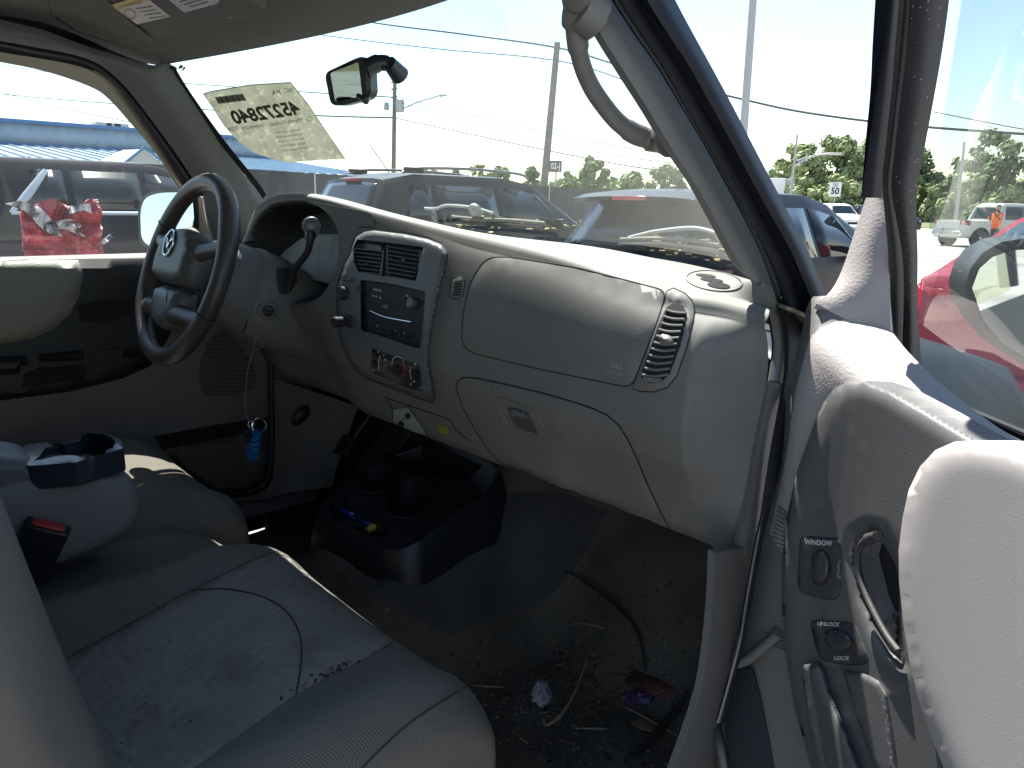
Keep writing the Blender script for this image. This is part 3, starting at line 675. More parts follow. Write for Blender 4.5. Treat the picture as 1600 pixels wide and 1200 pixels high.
# nose of the truck: hood, wings, cowl
hd = MB(); vs = []
for i in range(21):
    for j in range(16):
        x = -.74+1.48*i/20; y = .66-.6*x*x*.5+1.15*j/15; vs.append(Vector((x, y, 1.26-.14*(j/15)**1.6-.16*x*x-.16*sst(.60, .74, abs(x))-(.12 if j == 15 else 0))))
hd.add(vs, [(i*16+j, i*16+j+1, (i+1)*16+j+1, (i+1)*16+j) for i in range(20) for j in range(15)]); o = hd.build('bonnet', BODY(), truck); sd = o.modifiers.new('s', 'SOLIDIFY'); sd.thickness = .006
fn_ = MB()
for s in (-1, 1): fn_ = MB(); fn_.box((s*.78, 1.15, .72), (.05, 1.3, .50)); fn_.build('wing_panel', BODY(), truck, bevel=.02)
cw = MB(); rows = [[Vector((x, YW(x)+o, z)) for x in (-.72, -.5, -.25, 0, .25, .5, .72)] for o, z in ((.02, 1.345), (.07, 1.33), (.14, 1.285))]; cw.patch(rows, 6, 4, .004)
CWS = cw.surf(); cw.build('cowl_grille', mat('cowl_black', (.03, .03, .03), .7, bump='rib', bs=60, bd=.006, bst=.9, dirt=(.22, .19, .12), ds=30, dth=.46), truck)
# wipers lying on the glass
def wiper(pts_blade, pts_arm, hubpx):
    w = MB(); q = [WSF.get(x, y, 900, 360) for x, y in pts_blade]; P = spl([a-b*.012 for a, b in q], 6); w.tube(P, .0055, 8, 0, flat=.5)
    P2 = [p+Vector((0, .004, .009)) for p in P]; w.tube(P2, .0035, 6, 1)
    q = [WSF.get(x, y, 900, 360) for x, y in pts_arm]; w.tube(spl([a-b*.028 for a, b in q], 6), .0035, 6, 2)
    h, n = WSF.get(*hubpx, 900, 360); w.lathe([(.017, 0), (.017, .006), (.009, .008), (.008, .012)], frame(h-n*.03, n), 18, 2)
    o = w.build('wiper', [GAP(), mat('dusty_wiper', (.16, .15, .12), .6, mott=.3, ms=60), mat('wiper_arm', (.33, .34, .35), .45)], truck)
wiper([(700, 350), (740, 354), (790, 356), (843, 361)], [(655, 337), (672, 338), (690, 333), (730, 337), (760, 346)], (734, 341))
wiper([(960, 388), (1030, 388), (1100, 398), (1152, 414)], [(966, 386), (990, 380), (1010, 376), (1060, 372), (1100, 383), (1130, 395)], (1103, 381))
lit_m = mat('dead_leaf_bits', (.30, .25, .10), .9, mott=.5, ms=90); lf = MB()
for k in range(150):
    x = random.uniform(985, 1155) if k % 3 else random.uniform(700, 900); h = WSF.get(x, (386+(x-985)*.17 if x > 950 else 356+(x-700)*.02)+random.uniform(0, 12), 900, 360)
    p = h[0]-h[1]*random.uniform(.01, .05)
    lf.box(p, (random.uniform(.004, .014), random.uniform(.002, .007), .0012), Matrix.Rotation(random.uniform(0, 3), 3, 'Z')@Matrix.Rotation(random.uniform(-.5, .5), 3, 'X'))
o = lf.build('leaf_litter', lit_m); o['kind'] = 'stuff'; tag(o, 'dry leaf crumbs gathered along the base of the windscreen', 'leaf litter')

# ---------------------------------------------------------------- left side: pillar, door frame, door panel
def pL(off=0): return lambda x, y: pP(x, y, (-.70+off, 0, 1.35), (1, 0, -.30))
def pR(off=0): return lambda x, y: pP(x, y, (.70-off, 0, 1.35), (1, 0, .30))
lp_ = MB()
LPo = [(-260, 30), (-60, 52), (0, 64), (60, 75), (112, 85), (150, 98), (180, 120), (206, 148), (240, 192), (275, 240), (308, 290), (318, 305)]
LPi = [(-260, -40), (-60, 8), (0, 30), (65, 46), (130, 70), (180, 86), (240, 102), (266, 99), (300, 155), (350, 228), (398, 295), (420, 318)]
strip(lp_, LPo, LPi, 0, 4, .012, .012, f=pL(.03)); 
LPb = [(318, 305), (324, 340), (335, 380), (345, 420)]; LPc = [(420, 318), (405, 340), (390, 365), (385, 420)]
strip(lp_, LPb, LPc, 0, 4, .012, .010, f=pL(.03)); lp_.build('left_pillar_trim', mat('pillar_trim', (.13, .13, .13), .6, bump='leather', bs=700, bd=.0006, bst=.3, mott=.06, ms=7, dirt=(.09, .08, .06), ds=12, dth=.66), truck)
sl2 = MB(); LSi = [(-260, 44), (-60, 62), (0, 72), (56, 84), (112, 94), (150, 108), (178, 132), (200, 160), (232, 205), (262, 250), (292, 296), (302, 312)]
strip(sl2, LPo, LSi, 0, 4, .02, .006, f=pL(.02)); sl2.build('left_door_seal', RUB(), truck)
ldoor = empty('driver_door', parent=truck)
df = MB(); LGi = [(-260, 62), (-60, 86), (0, 97), (56, 108), (105, 122), (150, 140), (174, 159), (199, 187), (232, 225), (256, 256), (283, 290), (293, 308)]
strip(df, LSi, LGi, 0, 4, .02, .002, f=pL(.008)); 
df.patch([[pX(300, 305, -.69), pX(316, 308, -.68)], [pX(303, 340, -.69), pX(322, 345, -.68)], [pX(296, 372, -.69), pX(338, 385, -.68)], [pX(290, 404, -.69), pX(345, 405, -.68)]], 3, 3, .02)
df.build('window_frame', mat('tan_frame_plastic', (.40, .37, .30), .6, bump='leather', bs=600, bd=.0006, bst=.3, mott=.04), ldoor)
ch = MB(); strip(ch, [(300, 305), (303, 340), (302, 380), (298, 402)], [(309, 306), (311, 340), (311, 380), (309, 402)], 0, 3, .01, .002, f=lambda x, y: pX(x, y, -.683)); ch.build('window_channel', GAP(), ldoor)
g = MB(); g.patch([[pL(-.015)(*p) for p in r] for r in (((-400, 30), (-50, 60), (150, 120), (300, 300)), ((-400, 230), (-50, 240), (150, 250), (305, 330)), ((-400, 420), (-50, 410), (150, 405), (305, 405)))], 4, 4, 0)
g.build('window_glass', glass('side_glass', (.93, .98, .96), .02, 300, speck=True), ldoor)
# door panel
XD = -.665
dp = MB(); rows = [[Vector((XD-.035, y, 1.327)) for y in (-1, -.6, -.2, .1, .40)], [Vector((XD-.005, y, 1.32)) for y in (-1, -.6, -.2, .1, .40)], [Vector((XD, y, 1.29)) for y in (-1, -.6, -.2, .1, .40)], [Vector((XD+.002, y, 1.15)) for y in (-1, -.6, -.2, .1, .40)], [Vector((XD+.006, y, .95)) for y in (-1, -.6, -.2, .1, .40)], [Vector((XD+.004, y, .66)) for y in (-1, -.6, -.2, .1, .40)]]
dp.patch(rows, 8, 6, .02); PS = dp.surf(); 
dp.build('door_panel', mat('left_door_plastic', (.17, .15, .14), .6, bump='leather', bs=600, bd=.0006, bst=.3, mott=.06), ldoor)
bz = MB(); bz.inlay(PS, [(-80, 412), (40, 405), (128, 404), (235, 404), (275, 400), (290, 470), (262, 530), (235, 572), (190, 592), (110, 612), (0, 626), (-80, 634)], .020, step=14, rnd=.012); bz.build('door_bezel', BLK(), ldoor); BZS = bz.surf()
pdm = MB(); pdm.inlay(BZS, [(-80, 412), (0, 403), (60, 403), (125, 404), (129, 425), (124, 458), (108, 490), (85, 512), (50, 528), (0, 536), (-80, 540)], .012, step=12, rnd=.008, dome=.006, gap=.0012); pdm.build('door_pad', LTRIM(), ldoor, smooth=50)
ar = MB(); ar.inlay(BZS, [(-60, 560), (40, 556), (120, 548), (215, 545), (222, 556), (160, 562), (60, 566), (32, 572), (30, 584), (-60, 590)], .022, step=10, rnd=.008); ar.inlay(BZS, [(60, 575), (130, 570), (138, 580), (130, 592), (60, 603), (35, 606), (38, 585)], .002, step=10, m=1)
ar.build('door_armrest', [BLK(), GAP()], ldoor); hd_ = MB(); hd_.inlay(BZS, [(120, 478), (160, 468), (200, 472), (202, 492), (160, 505), (128, 502)], .004, step=8); hd_.build('door_handle_recess', GAP(), ldoor)
sp = MB(); sp.inlay(PS, [(345, 513), (360, 520), (378, 545), (395, 568), (402, 590), (396, 608), (370, 617), (340, 621), (315, 612), (309, 590), (314, 560), (328, 530)], .002, step=10)
for k in range(24):
    y = 522+k*4.1; xl = interp(y, [(515, 340), (540, 322), (560, 314), (590, 309), (612, 314), (625, 330)]); xr = interp(y, [(515, 350), (545, 378), (568, 395), (590, 401), (608, 396), (620, 370)])
    sp.line(PS, [(xl+1, y), (xr-1, y-1)], .0009, 1, 1, off=.0026)
sp.build('speaker_grille', [mat('grille_grey', (.13, .12, .11), .7), GAP()], ldoor)
mp_ = MB(); mp_.inlay(PS, [(240, 682), (330, 665), (418, 652), (420, 672), (340, 690), (255, 704)], .002, step=10, m=1); mp_.inlay(PS, [(258, 702), (330, 688), (418, 670), (421, 720), (412, 752), (390, 765), (340, 772), (290, 740)], .03, step=10, rnd=.012); mp_.build('map_pocket', [mat('pocket_brown', (.13, .11, .09), .6, mott=.1), GAP()], ldoor)
sl3 = MB(); P = [(423, 560), (424, 640), (424, 700), (418, 745), (400, 765), (350, 776)]; sl3.tube(spl([pX(x, y, -.63) for x, y in P], 5), .008, 8); sl3.build('door_opening_seal', RUB(), truck)
kp = MB(); kp.patch([[pX(*p) for p in r] for r in (((424, 590, -.63), (455, 600, -.62), (500, 615, -.60), (560, 635, -.55)), ((426, 690, -.63), (450, 690, -.62), (480, 690, -.60), (540, 690, -.56)), ((420, 760, -.63), (445, 752, -.62), (470, 745, -.60), (525, 735, -.56)), ((350, 782, -.63), (400, 782, -.62), (450, 770, -.6), (520, 760, -.56)))], 4, 4, .01); kp.build('kick_panel', mat('kick_brown', (.13, .112, .095), .6, mott=.08, dirt=(.09, .075, .055), ds=9), truck)
knb = MB(); knb.lathe([(.018, 0), (.027, .004), (.030, .010), (.02, .018), (.012, .02)], frame(pX(468, 648, -.6), (1, -.2, 0)), 20, sx=1, sy=.6); knb.build('release_knob', BLK(), truck)
# left mirror
lm = empty('exterior_mirror', parent=truck); lab(lm, 'driver side mirror filled with bright sky')
MP = Planar(pX(262, 345, -.93), (.35, -.93, .10))
mg = MB(); OUT = rr([(219, 330), (226, 308), (250, 301), (305, 300), (310, 385), (240, 388), (221, 376)], 12)
mh = MB(); mh.inlay(MP, rr([(215, 328), (222, 304), (248, 296), (312, 295), (316, 391), (238, 393), (217, 380)], 12), .0, step=10, sink=.09, rnd=.01); mh.build('mirror_housing', BLK(), lm)
mg.inlay(MP, OUT, .003, step=12, sink=.002); mg.build('mirror_glass', MIRR(), lm)

# ---------------------------------------------------------------- right side: A pillar, seals, grab handle
rp = MB(); A = [(880, -80), (912, -10), (934, 45), (974, 110), (1014, 173), (1051, 234), (1094, 300), (1150, 403), (1166, 428), (1190, 462), (1204, 500), (1209, 545), (1203, 594)]
B = [(928, -80), (955, -10), (990, 47), (1030, 105), (1066, 166), (1103, 228), (1150, 314), (1190, 390), (1210, 440), (1227, 490), (1232, 520), (1232, 560), (1227, 600)]
strip(rp, A, B, 0, 5, .012, .010, f=pR(.03)); rp.build('pillar_trim', TRIM(), truck, smooth=60)
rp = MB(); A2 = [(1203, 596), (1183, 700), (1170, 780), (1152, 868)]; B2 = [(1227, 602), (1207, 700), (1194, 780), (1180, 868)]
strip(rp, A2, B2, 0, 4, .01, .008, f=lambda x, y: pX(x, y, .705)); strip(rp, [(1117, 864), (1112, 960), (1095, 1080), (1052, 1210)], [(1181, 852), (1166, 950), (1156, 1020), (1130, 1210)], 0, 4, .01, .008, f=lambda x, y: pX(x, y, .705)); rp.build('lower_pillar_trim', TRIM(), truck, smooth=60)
def band(name, A, B, m, off, mid=.003, parent=truck, th=.006, f=None):
    k = MB(); strip(k, A, B, 0, 4, th, mid, f=f or pR(off)); return k.build(name, m, parent, smooth=50)
off2 = lambda L, dx: [(x+dx[0], y+dx[1]) for x, y in L]
C1 = [(928, -80), (955, -10), (990, 47), (1030, 105), (1066, 166), (1103, 228), (1150, 314), (1190, 390), (1210, 440), (1227, 490), (1232, 520), (1232, 560), (1227, 600), (1209, 700), (1195, 780), (1181, 850), (1163, 950), (1153, 1010), (1120, 1130)]
C2 = [(945, -80), (972, -10), (1008, 47), (1046, 105), (1080, 166), (1116, 228), (1162, 314), (1204, 390), (1226, 440), (1238, 490), (1242, 520), (1241, 560), (1234, 600), (1215, 700), (1200, 780), (1184, 850), (1167, 950), (1156, 1010), (1126, 1130)]
C3 = [(955, -80), (985, -10), (1020, 47), (1058, 105), (1093, 166), (1130, 228), (1176, 314), (1214, 385), (1236, 430), (1250, 480), (1254, 520), (1252, 560), (1242, 600), (1226, 700), (1208, 780), (1191, 850), (1173, 950), (1161, 1010), (1132, 1130)]
C4 = [(975, -80), (1006, -10), (1040, 47), (1078, 105), (1112, 166), (1146, 228), (1192, 314), (1234, 388), (1250, 425), (1268, 470), (1272, 500)]
C5 = [(1018, -80), (1050, -10), (1080, 47), (1112, 105), (1145, 166), (1177, 228), (1222, 314), (1260, 388), (1276, 425), (1288, 455), (1290, 462)]
band('inner_door_seal', C1, C2[:9]+C3[9:], RUB(), .016, .004); band('door_jamb_strip', C2[:10], C3[:10], mat('jamb_paint', (.02, .021, .027), .75, mott=.15, ms=20), .006, .001)
band('outer_door_seal', C3[:11], C4, RUB(), .012, .005); band('pillar_body', C4, C5, BODY(), -.015, .012, th=.03)
gh = MB(); P = [(912, -30, .60), (905, 0, .585), (900, 30, .575), (902, 62, .57), (908, 96, .565), (921, 130, .56), (940, 160, .56), (965, 190, .565), (992, 209, .572), (1018, 216, .58), (1042, 217, .60)]
gh.tube(spl([pX(*q) for q in P], 5), [.020]*6+[.0165]*6+[.0125]*6+[.0105]*20+[.012]*6+[.0145]*5+[.017]*2, 12, flat=.8)
gh.tube([pX(932, 30, .59), pX(905, 10, .585)], [.022, .02], 10); gh.tube([pX(1048, 215, .605), pX(1030, 216, .585)], [.021, .014], 12); o = gh.build('grab_handle', TRIM(), truck, smooth=60)
rr2 = MB(); rr2.patch([[Vector((.555, y, 1.755-.0*y)) for y in (.12, -.1, -.5, -1.08)], [Vector((.60, y, 1.735)) for y in (.12, -.1, -.5, -1.08)], [Vector((.635, y, 1.70)) for y in (.12, -.1, -.5, -1.08)]], 5, 4, .02, flip=False); rr2.build('roof_side_trim', TRIM(), truck)
# rocker / sill of the door opening
rk = MB(); rk.box((.70, -.35, .62), (.10, 1.4, .10)); rk.build('door_sill', TRIM(), truck, bevel=.02)
# body of the cab behind the door opening
bb = MB(); bb.box((.74, -1.03, 1.0), (.10, .12, .95)); bb.build('side_body', BODY(), truck, bevel=.02)
bb = MB(); bb.box((-.74, -.35, .95), (.06, 1.5, .72)); bb.build('outer_skin', BODY(), ldoor, bevel=.02)
bb = MB(); bb.box((-.66, -1.0, 1.55), (.06, .2, .5)); bb.build('rear_pillar', BODY(), truck, bevel=.02)
# ---------------------------------------------------------------- passenger door, swung open
DA = R_(50); dd = Vector((math.sin(DA), -math.cos(DA), 0)); dn = Vector((-math.cos(DA), -math.sin(DA), 0)); DO = Vector((.76, .30, 0))
def D(x, y, k, v):
    d = ray(x, y); n = dd if k == 'u' else dn
    return CAM+d*((v-(CAM-DO).dot(n))/d.dot(n))
def D2(x, y, u0, sl=.5):
    d = ray(x, y); n = dd-Vector((0, 0, sl)); return CAM+d*((u0-sl*1.33-(CAM-DO).dot(n))/d.dot(n))
def dl(u, z, w): return DO+dd*u+dn*w+Vector((0, 0, z))
door = empty('passenger_door', parent=truck); lab(door, 'open passenger door with sunlit top and armrest')
ZT = [(0, 1.358), (.035, 1.361), (.05, 1.345), (.075, 1.337), (.12, 1.318), (.19, 1.298), (.28, 1.283), (.75, 1.285), (1.1, 1.285)]
WF0 = [(.5, .105), (.70, .108), (.80, .108), (.845, .106), (.89, .100), (.935, .090), (.984, .084), (1.077, .077), (1.185, .065), (1.266, .061), (1.31, .054), (1.36, .046)]
def doorw(u, z): return smi(z, WF0)*(1-sst(.02, .22, u))+.052*sst(.02, .22, u)+.018*math.exp(-((u-.07)/.05)**2)
pb = MB(); nu, nz = 80, 60; vs = []
for i in range(nu+1):
    u = 1.1*(i/nu)**1.5; zt = smi(u, ZT); wt = -.0+.046*(1-sst(.0, .06, u)); wf = doorw(u, zt-.03)
    prof = [(wt, zt)]+[(wt+(wf-wt)*(math.sin(a*math.pi/2)), zt-.002-.03*(1-math.cos(a*math.pi/2))) for a in (.2, .4, .6, .8, 1)]
    for w, z in prof: vs.append(dl(u, z, w))
    for q in range(1, nz-4): z = zt-.032-(zt-.032-.55)*q/(nz-5); vs.append(dl(u, z, doorw(u, z)))
m_ = 6+nz-5
pb.add(vs, [(i*m_+j, i*m_+j+1, (i+1)*m_+j+1, (i+1)*m_+j) for i in range(nu) for j in range(m_-1)])
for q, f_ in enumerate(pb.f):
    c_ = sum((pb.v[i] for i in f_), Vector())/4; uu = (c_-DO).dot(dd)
    if uu < .047 or c_.z < 1.10: pb.m[q] = 1  # hinge strip and lower panel: shade put into the colour as darker plastic
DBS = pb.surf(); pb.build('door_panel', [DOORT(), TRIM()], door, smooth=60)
def doff(off):
    v = []; a, b = 70, 60
    for i in range(a+1):
        for j in range(b+1): u = -.15+1.6*i/a; z = .40+1.05*j/b; v.append(dl(u, z, doorw(max(0, u), z)+off))
    return Surf(v, [(i*(b+1)+j, i*(b+1)+j+1, (i+1)*(b+1)+j+1, (i+1)*(b+1)+j) for i in range(a) for j in range(b)])
# mirror-corner cover above the sill
sc_ = MB(); sc_.patch([
 [D(1353, 309, 'u', .0), D(1366, 303, 'u', .015), D(1379, 310, 'u', .03)],
 [D(1336, 360, 'u', .0), D(1362, 350, 'u', .03), D(1388, 350, 'u', .045)],
 [D(1318, 415, 'u', .01), D(1352, 410, 'u', .04), D(1390, 400, 'u', .055)],
 [D(1300, 452, 'u', .025), D(1345, 455, 'u', .05), D(1390, 455, 'u', .065)],
 [D(1276, 474, 'u', .035), D(1335, 505, 'u', .055), D(1391, 515, 'u', .08)]], 5, 5, .01)
sc_.build('mirror_corner_cover', DOORT(), door, smooth=60)
# ribbed band on the hinge side of the panel
rb = MB()
for k in range(34):
    y = 792+k*6.6; xl = interp(y, [(790, 1218), (850, 1205), (920, 1190), (980, 1186), (1015, 1213)])
    rb.line(DBS, [(xl, y), (1231-abs(y-900)*.02, y+9)], .0016, 0, 1, off=.0004)
rb.build('ribbed_band', TRIM(), door, smooth=60)
# black bezel
BP = [(1277, 650), (1286, 630), (1302, 608), (1325, 596), (1354, 595), (1394, 610), (1455, 644), (1523, 684), (1600, 722), (1700, 790), (1760, 1000), (1760, 1290), (1600, 1330), (1300, 1300), (1262, 1180), (1240, 1100), (1227, 1020), (1222, 940), (1222, 880), (1228, 815), (1243, 742), (1260, 695)]
HP = [(1336, 868), (1342, 842), (1356, 832), (1372, 836), (1388, 862), (1401, 886), (1405, 930), (1407, 1000), (1409, 1036), (1392, 1018), (1368, 975), (1350, 930)]
HS = [(1290, 1050), (1311, 1043), (1318, 1062), (1330, 1100), (1345, 1150), (1370, 1215), (1342, 1225), (1322, 1160), (1305, 1100)]
bz = MB(); BZ2 = doff(.024); bz.inlay(BZ2, BP, .0, holes=[HP, HS], step=6, rnd=0, edge=.011, edged=.018, sink=.022)
bez = bz.build('door_bezel', CHAR(), door, smooth=65)
rc = MB(); rc.inlay(DBS, HS, .001, step=14); rc.build('pull_slot', GAP(), door)
rc = MB(); rc.inlay(DBS, HP, .001, step=14); rc.inlay(DBS, [(1366, 985), (1369, 975), (1380, 966), (1394, 958), (1404, 955), (1409, 1030)], .012, step=8, rnd=.008, m=1); rc.build('handle_recess', [GAP(), CHAR()], door)
# release handle: a curved lever in the recess
hn = MB(); q = [(1370, 838, .022), (1356, 842, .023), (1345, 853, .025), (1340, 872, .026), (1343, 900, .026), (1353, 930, .026), (1368, 962, .025), (1386, 994, .024), (1404, 1018, .022)]
P = [];
for x, y, w in q: P.append(geto(BZ2, x, y, .0035)[0])
hn.tube(spl(P, 5), [.004]*6+[.0029]*40, 10); hn.tube([geto(BZ2, 1356, 843, .004)[0], geto(BZ2, 1374, 837, .001)[0]], [.005, .004], 10); hn.build('release_handle', mat('handle_charcoal', (.035, .035, .038), .6, bump='leather', bs=900, bd=.0005), door)
def el(cx, cy, a, b, rot, n=28): return [(cx+a*math.cos(t/n*2*math.pi)*math.cos(rot)-b*math.sin(t/n*2*math.pi)*math.sin(rot), cy+a*math.cos(t/n*2*math.pi)*math.sin(rot)+b*math.sin(t/n*2*math.pi)*math.cos(rot)) for t in range(n)]
def plate(name, P, words, btn, r=8):
    p = MB(); p.inlay(BZ2, rr(P, r), .0022, step=8, rnd=.003, gap=.0006)
    for w, x, y, sx, sy, ux, uy in words: surftext(p, BZ2, w, x, y, sx, sy, ux, uy, .003, 2, .012)
    p.inlay(BZ2, btn[0], .0035, step=5, rnd=.002, m=1)
    o = p.build(name, [mat('plate_charcoal', (.055, .056, .06), .38, mott=.1, dirt=(.11, .10, .09), ds=40, dth=.55), GAP(), WHITE()], door, smooth=60)
    b = MB(); b.inlay(BZ2, btn[1], .0070, step=2.5, rnd=.008); b.build('rocker_button', mat('button_gloss', (.055, .055, .06), .2), o, smooth=70); return o
o = plate('window_switch', [(1252, 838), (1312, 842), (1315, 870), (1314, 925), (1306, 937), (1290, 936), (1252, 926), (1247, 912), (1250, 860)], [('WINDOW', 1283, 848, 9.3, .6, -.2, -11)],
 (el(1282, 887, 19, 31, .03, 24), el(1281, 886, 15, 27, .03, 24)))
lab(o, 'window switch plate')
o = plate('lock_switch', [(1266, 970), (1300, 971), (1333, 974), (1343, 992), (1358, 1030), (1350, 1039), (1310, 1037), (1285, 1032), (1275, 1010)], [('UNLOCK', 1299, 975, 8.6, .5, 1.5, -9), ('LOCK', 1320, 1028.5, 9, .5, 2.4, -9)],
 (el(1311, 1000, 27, 19, .35, 24), el(1310, 1000, 22, 16, .35, 24)))
lab(o, 'lock and unlock switch plate')
# pull cup below the switches
pc = MB(); pc.inlay(doff(.034), [(1251, 1036), (1280, 1033), (1288, 1046), (1298, 1080), (1318, 1130), (1345, 1200), (1360, 1250), (1290, 1260), (1272, 1180), (1258, 1110)], .0, step=5, edge=.012, edged=.014, sink=.02)
pc.inlay(BZ2, [(1318, 1050), (1350, 1052), (1372, 1064), (1385, 1085), (1392, 1130), (1400, 1200), (1385, 1230), (1362, 1190), (1340, 1125), (1325, 1075)], .0035, step=5, rnd=.005)
pc.build('pull_cup', CHAR(), door, smooth=65)
# armrest pad
ap = MB(); AP = [(1545, 690), (1524, 688), (1492, 690), (1462, 703), (1438, 728), (1420, 765), (1410, 810), (1404, 860), (1405, 910), (1411, 970), (1420, 1030), (1434, 1090), (1455, 1150), (1490, 1240), (1560, 1340), (1760, 1340), (1760, 790), (1680, 732), (1600, 702)]
AP = AP[:-5]+[proj(dl(u, z, .042))[:2] for u, z in ((.46, .93), (.60, .90), (.66, .95), (.69, 1.05), (.69, 1.16), (.66, 1.24), (.60, 1.272), (.50, 1.278))]+[(1600, 702)]
ap.inlay(doff(.042), AP, .0, step=13, edge=.008, edged=.022, sink=.034); ap.build('armrest_pad', [mat('pad_beige', (.40, .375, .37), .65, bump='leather', bs=1000, bd=.0004, bst=.15, mott=.03, ms=5), mat('pad_piping', (.45, .42, .4), .6)], door, smooth=60)
# map pocket at the bottom front corner
mk = MB(); mk.inlay(DBS, [(1131, 1075), (1140, 1050), (1164, 1044), (1176, 1046), (1188, 1090), (1200, 1150), (1215, 1240), (1160, 1260), (1138, 1200), (1132, 1130)], .004, step=10, m=1)
mk.line(DBS, [(1216, 990), (1200, 1005), (1170, 1030), (1140, 1045), (1125, 1065), (1119, 1100), (1125, 1160), (1140, 1240)], .005, 0, 6, off=.006, seg=10); mk.build('map_pocket', [TRIM(), mat('pocket_dark', (.02, .022, .03), .6)], door, smooth=60)
# outer skin and edge, glass, window frame
sk = MB(); rows = [[dl(u, z, w) for u in (-.02, .3, .7, 1.1)] for z, w in ((1.27, -.05), (1.1, -.10), (.85, -.12), (.6, -.09))]; sk.patch(rows, 4, 4, .004, flip=True)
sk.box(dl(.55, .95, -.03), (.02, .02, .02)); sk.build('door_skin', BODY(), door)
zt = lambda u: 1.70-.0*u
gl_ = MB(); gl_.patch([[dl(.08, 1.28, -.03), dl(.5, 1.27, -.03), dl(1.0, 1.28, -.03)], [dl(.17, 1.5, .03), dl(.5, 1.5, .03), dl(1.0, 1.5, .03)], [dl(.27, 1.70, .085), dl(.5, 1.72, .09), dl(1.0, 1.72, .09)]], 4, 4, 0); gl_.build('window_glass', glass('door_glass', (.84, .91, .86), .03, 330, speck=True, ior=2.3), door)
FA = [(1392, -80), (1387, 0), (1378, 80), (1367, 160), (1357, 230), (1348, 290), (1344, 309)]
FB = [(1412, -80), (1405, 0), (1398, 80), (1392, 160), (1384, 230), (1379, 290), (1377, 309)]
def du(v): return lambda x, y: D2(x, y, v)
def fpart(name, A, B, m, u, mid=.002, th=.008): k = MB(); strip(k, A, B, 0, 4, th, mid, f=du(u)); k.build(name, m, door, smooth=50)
fpart('frame_outer', FA, FB, BODY(), -.005, .004, .02)
fpart('frame_strip', [(1406, -80), (1399, 0), (1390, 80), (1381, 160), (1373, 230), (1366, 290), (1362, 306)], [(1420, -80), (1412, 0), (1405, 80), (1398, 160), (1390, 230), (1385, 290), (1380, 312)], mat('frame_dull', (.075, .06, .07), .5), -.012, .002)
C_ = [(1412, -80), (1405, 0), (1398, 80), (1392, 160), (1384, 230), (1379, 290), (1383, 340), (1388, 400), (1390, 460), (1391, 520)]
E_ = [(1432, -80), (1424, 0), (1417, 80), (1407, 160), (1399, 230), (1393, 290), (1400, 340), (1410, 400), (1412, 460), (1410, 540)]
G_ = [(1490, -80), (1483, 0), (1472, 80), (1458, 160), (1445, 230), (1434, 290), (1432, 340), (1434, 400), (1434, 480), (1440, 575)]
fpart('frame_channel', C_, E_, mat('frame_channel_black', (.012, .012, .016), .5, mott=.2), .03, .002)
fpart('frame_seal', E_, G_, mat('seal_black', (.008, .009, .014), .6, speck=((.25, .25, .25), 170, .10), mott=.2), .05, .008)
k = MB(); strip(k, [(1424, -60), (1417, 80), (1407, 160), (1399, 230), (1393, 290), (1398, 330)], [(1430, -60), (1423, 80), (1412, 160), (1404, 230), (1398, 290), (1401, 330)], 0, 4, .003, .003, f=du(.028)); k.build('frame_lip', mat('lip_grey', (.16, .15, .14), .4, mott=.3, ms=60), door)
tp = MB(); tp.tube([dl(.06, 1.74, .09), dl(.5, 1.76, .10), dl(1.08, 1.76, .10)], .022, 10); tp.tube([dl(1.08, 1.78, .10), dl(1.10, 1.28, -.01)], .02, 10); tp.build('window_frame', BODY(), door)
# outside mirror on this door
rm = empty('exterior_mirror', parent=truck); lab(rm, 'passenger side mirror behind the open door glass')
MQ = Planar(D(1580, 470, 'w', -.20), dd*.92+dn*.38)
m1 = MB(); m1.inlay(MQ, [(1507, 450), (1516, 420), (1535, 395), (1565, 378), (1600, 372), (1680, 372), (1680, 580), (1600, 572), (1560, 545), (1530, 510), (1512, 480)], 0, step=14, sink=.10, rnd=.012); m1.build('mirror_housing', BLK(), rm)
m2 = MB(); m2.inlay(MQ, [(1519, 450), (1530, 420), (1550, 402), (1580, 391), (1670, 388), (1670, 565), (1605, 560), (1566, 536), (1536, 500)], .004, step=14); m2.build('mirror_glass', MIRR(), rm)

# ---------------------------------------------------------------- seats
def cushion(mb_, x0, x1, y0, y1, z0, z1, bol=.022, n=40, m=0, dipf=1):
    rings = []; xc = (x0+x1)/2; hx = (x1-x0)/2
    for i in range(n+1):
        u = -1+2*i/n; u = math.sin(u*math.pi/2)*.999; s = (1-abs(u)**4)**(1/4)
        yc = (y0+y1)/2; a = (y1-y0)/2*(.86+.14*s); zc = (z0+z1)/2; b = (z1-z0)/2*(.25+.75*s); R = []
        for q in range(48):
            t = q/48*2*math.pi; c, s2 = math.cos(t), math.sin(t); e = 3.2
            y = yc+a*math.copysign(abs(c)**(2/e), c); z = zc+b*math.copysign(abs(s2)**(2/e), s2)
            if s2 > 0: z += bol*(math.exp(-((abs(u)-.80)/.16)**2)-.55*math.exp(-(u/.5)**2))*s2**.5*dipf; z += .010*math.exp(-((y-y1+.12)/.08)**2)
            R.append(Vector((xc+hx*u, y, z)))
        rings.append(R)
    return mb_.rings(rings, m)
def rotx(mb_, piv, a):
    M = Matrix.Rotation(a, 3, 'X'); piv = Vector(piv); mb_.v = [piv+M@(p-piv) for p in mb_.v]; return mb_
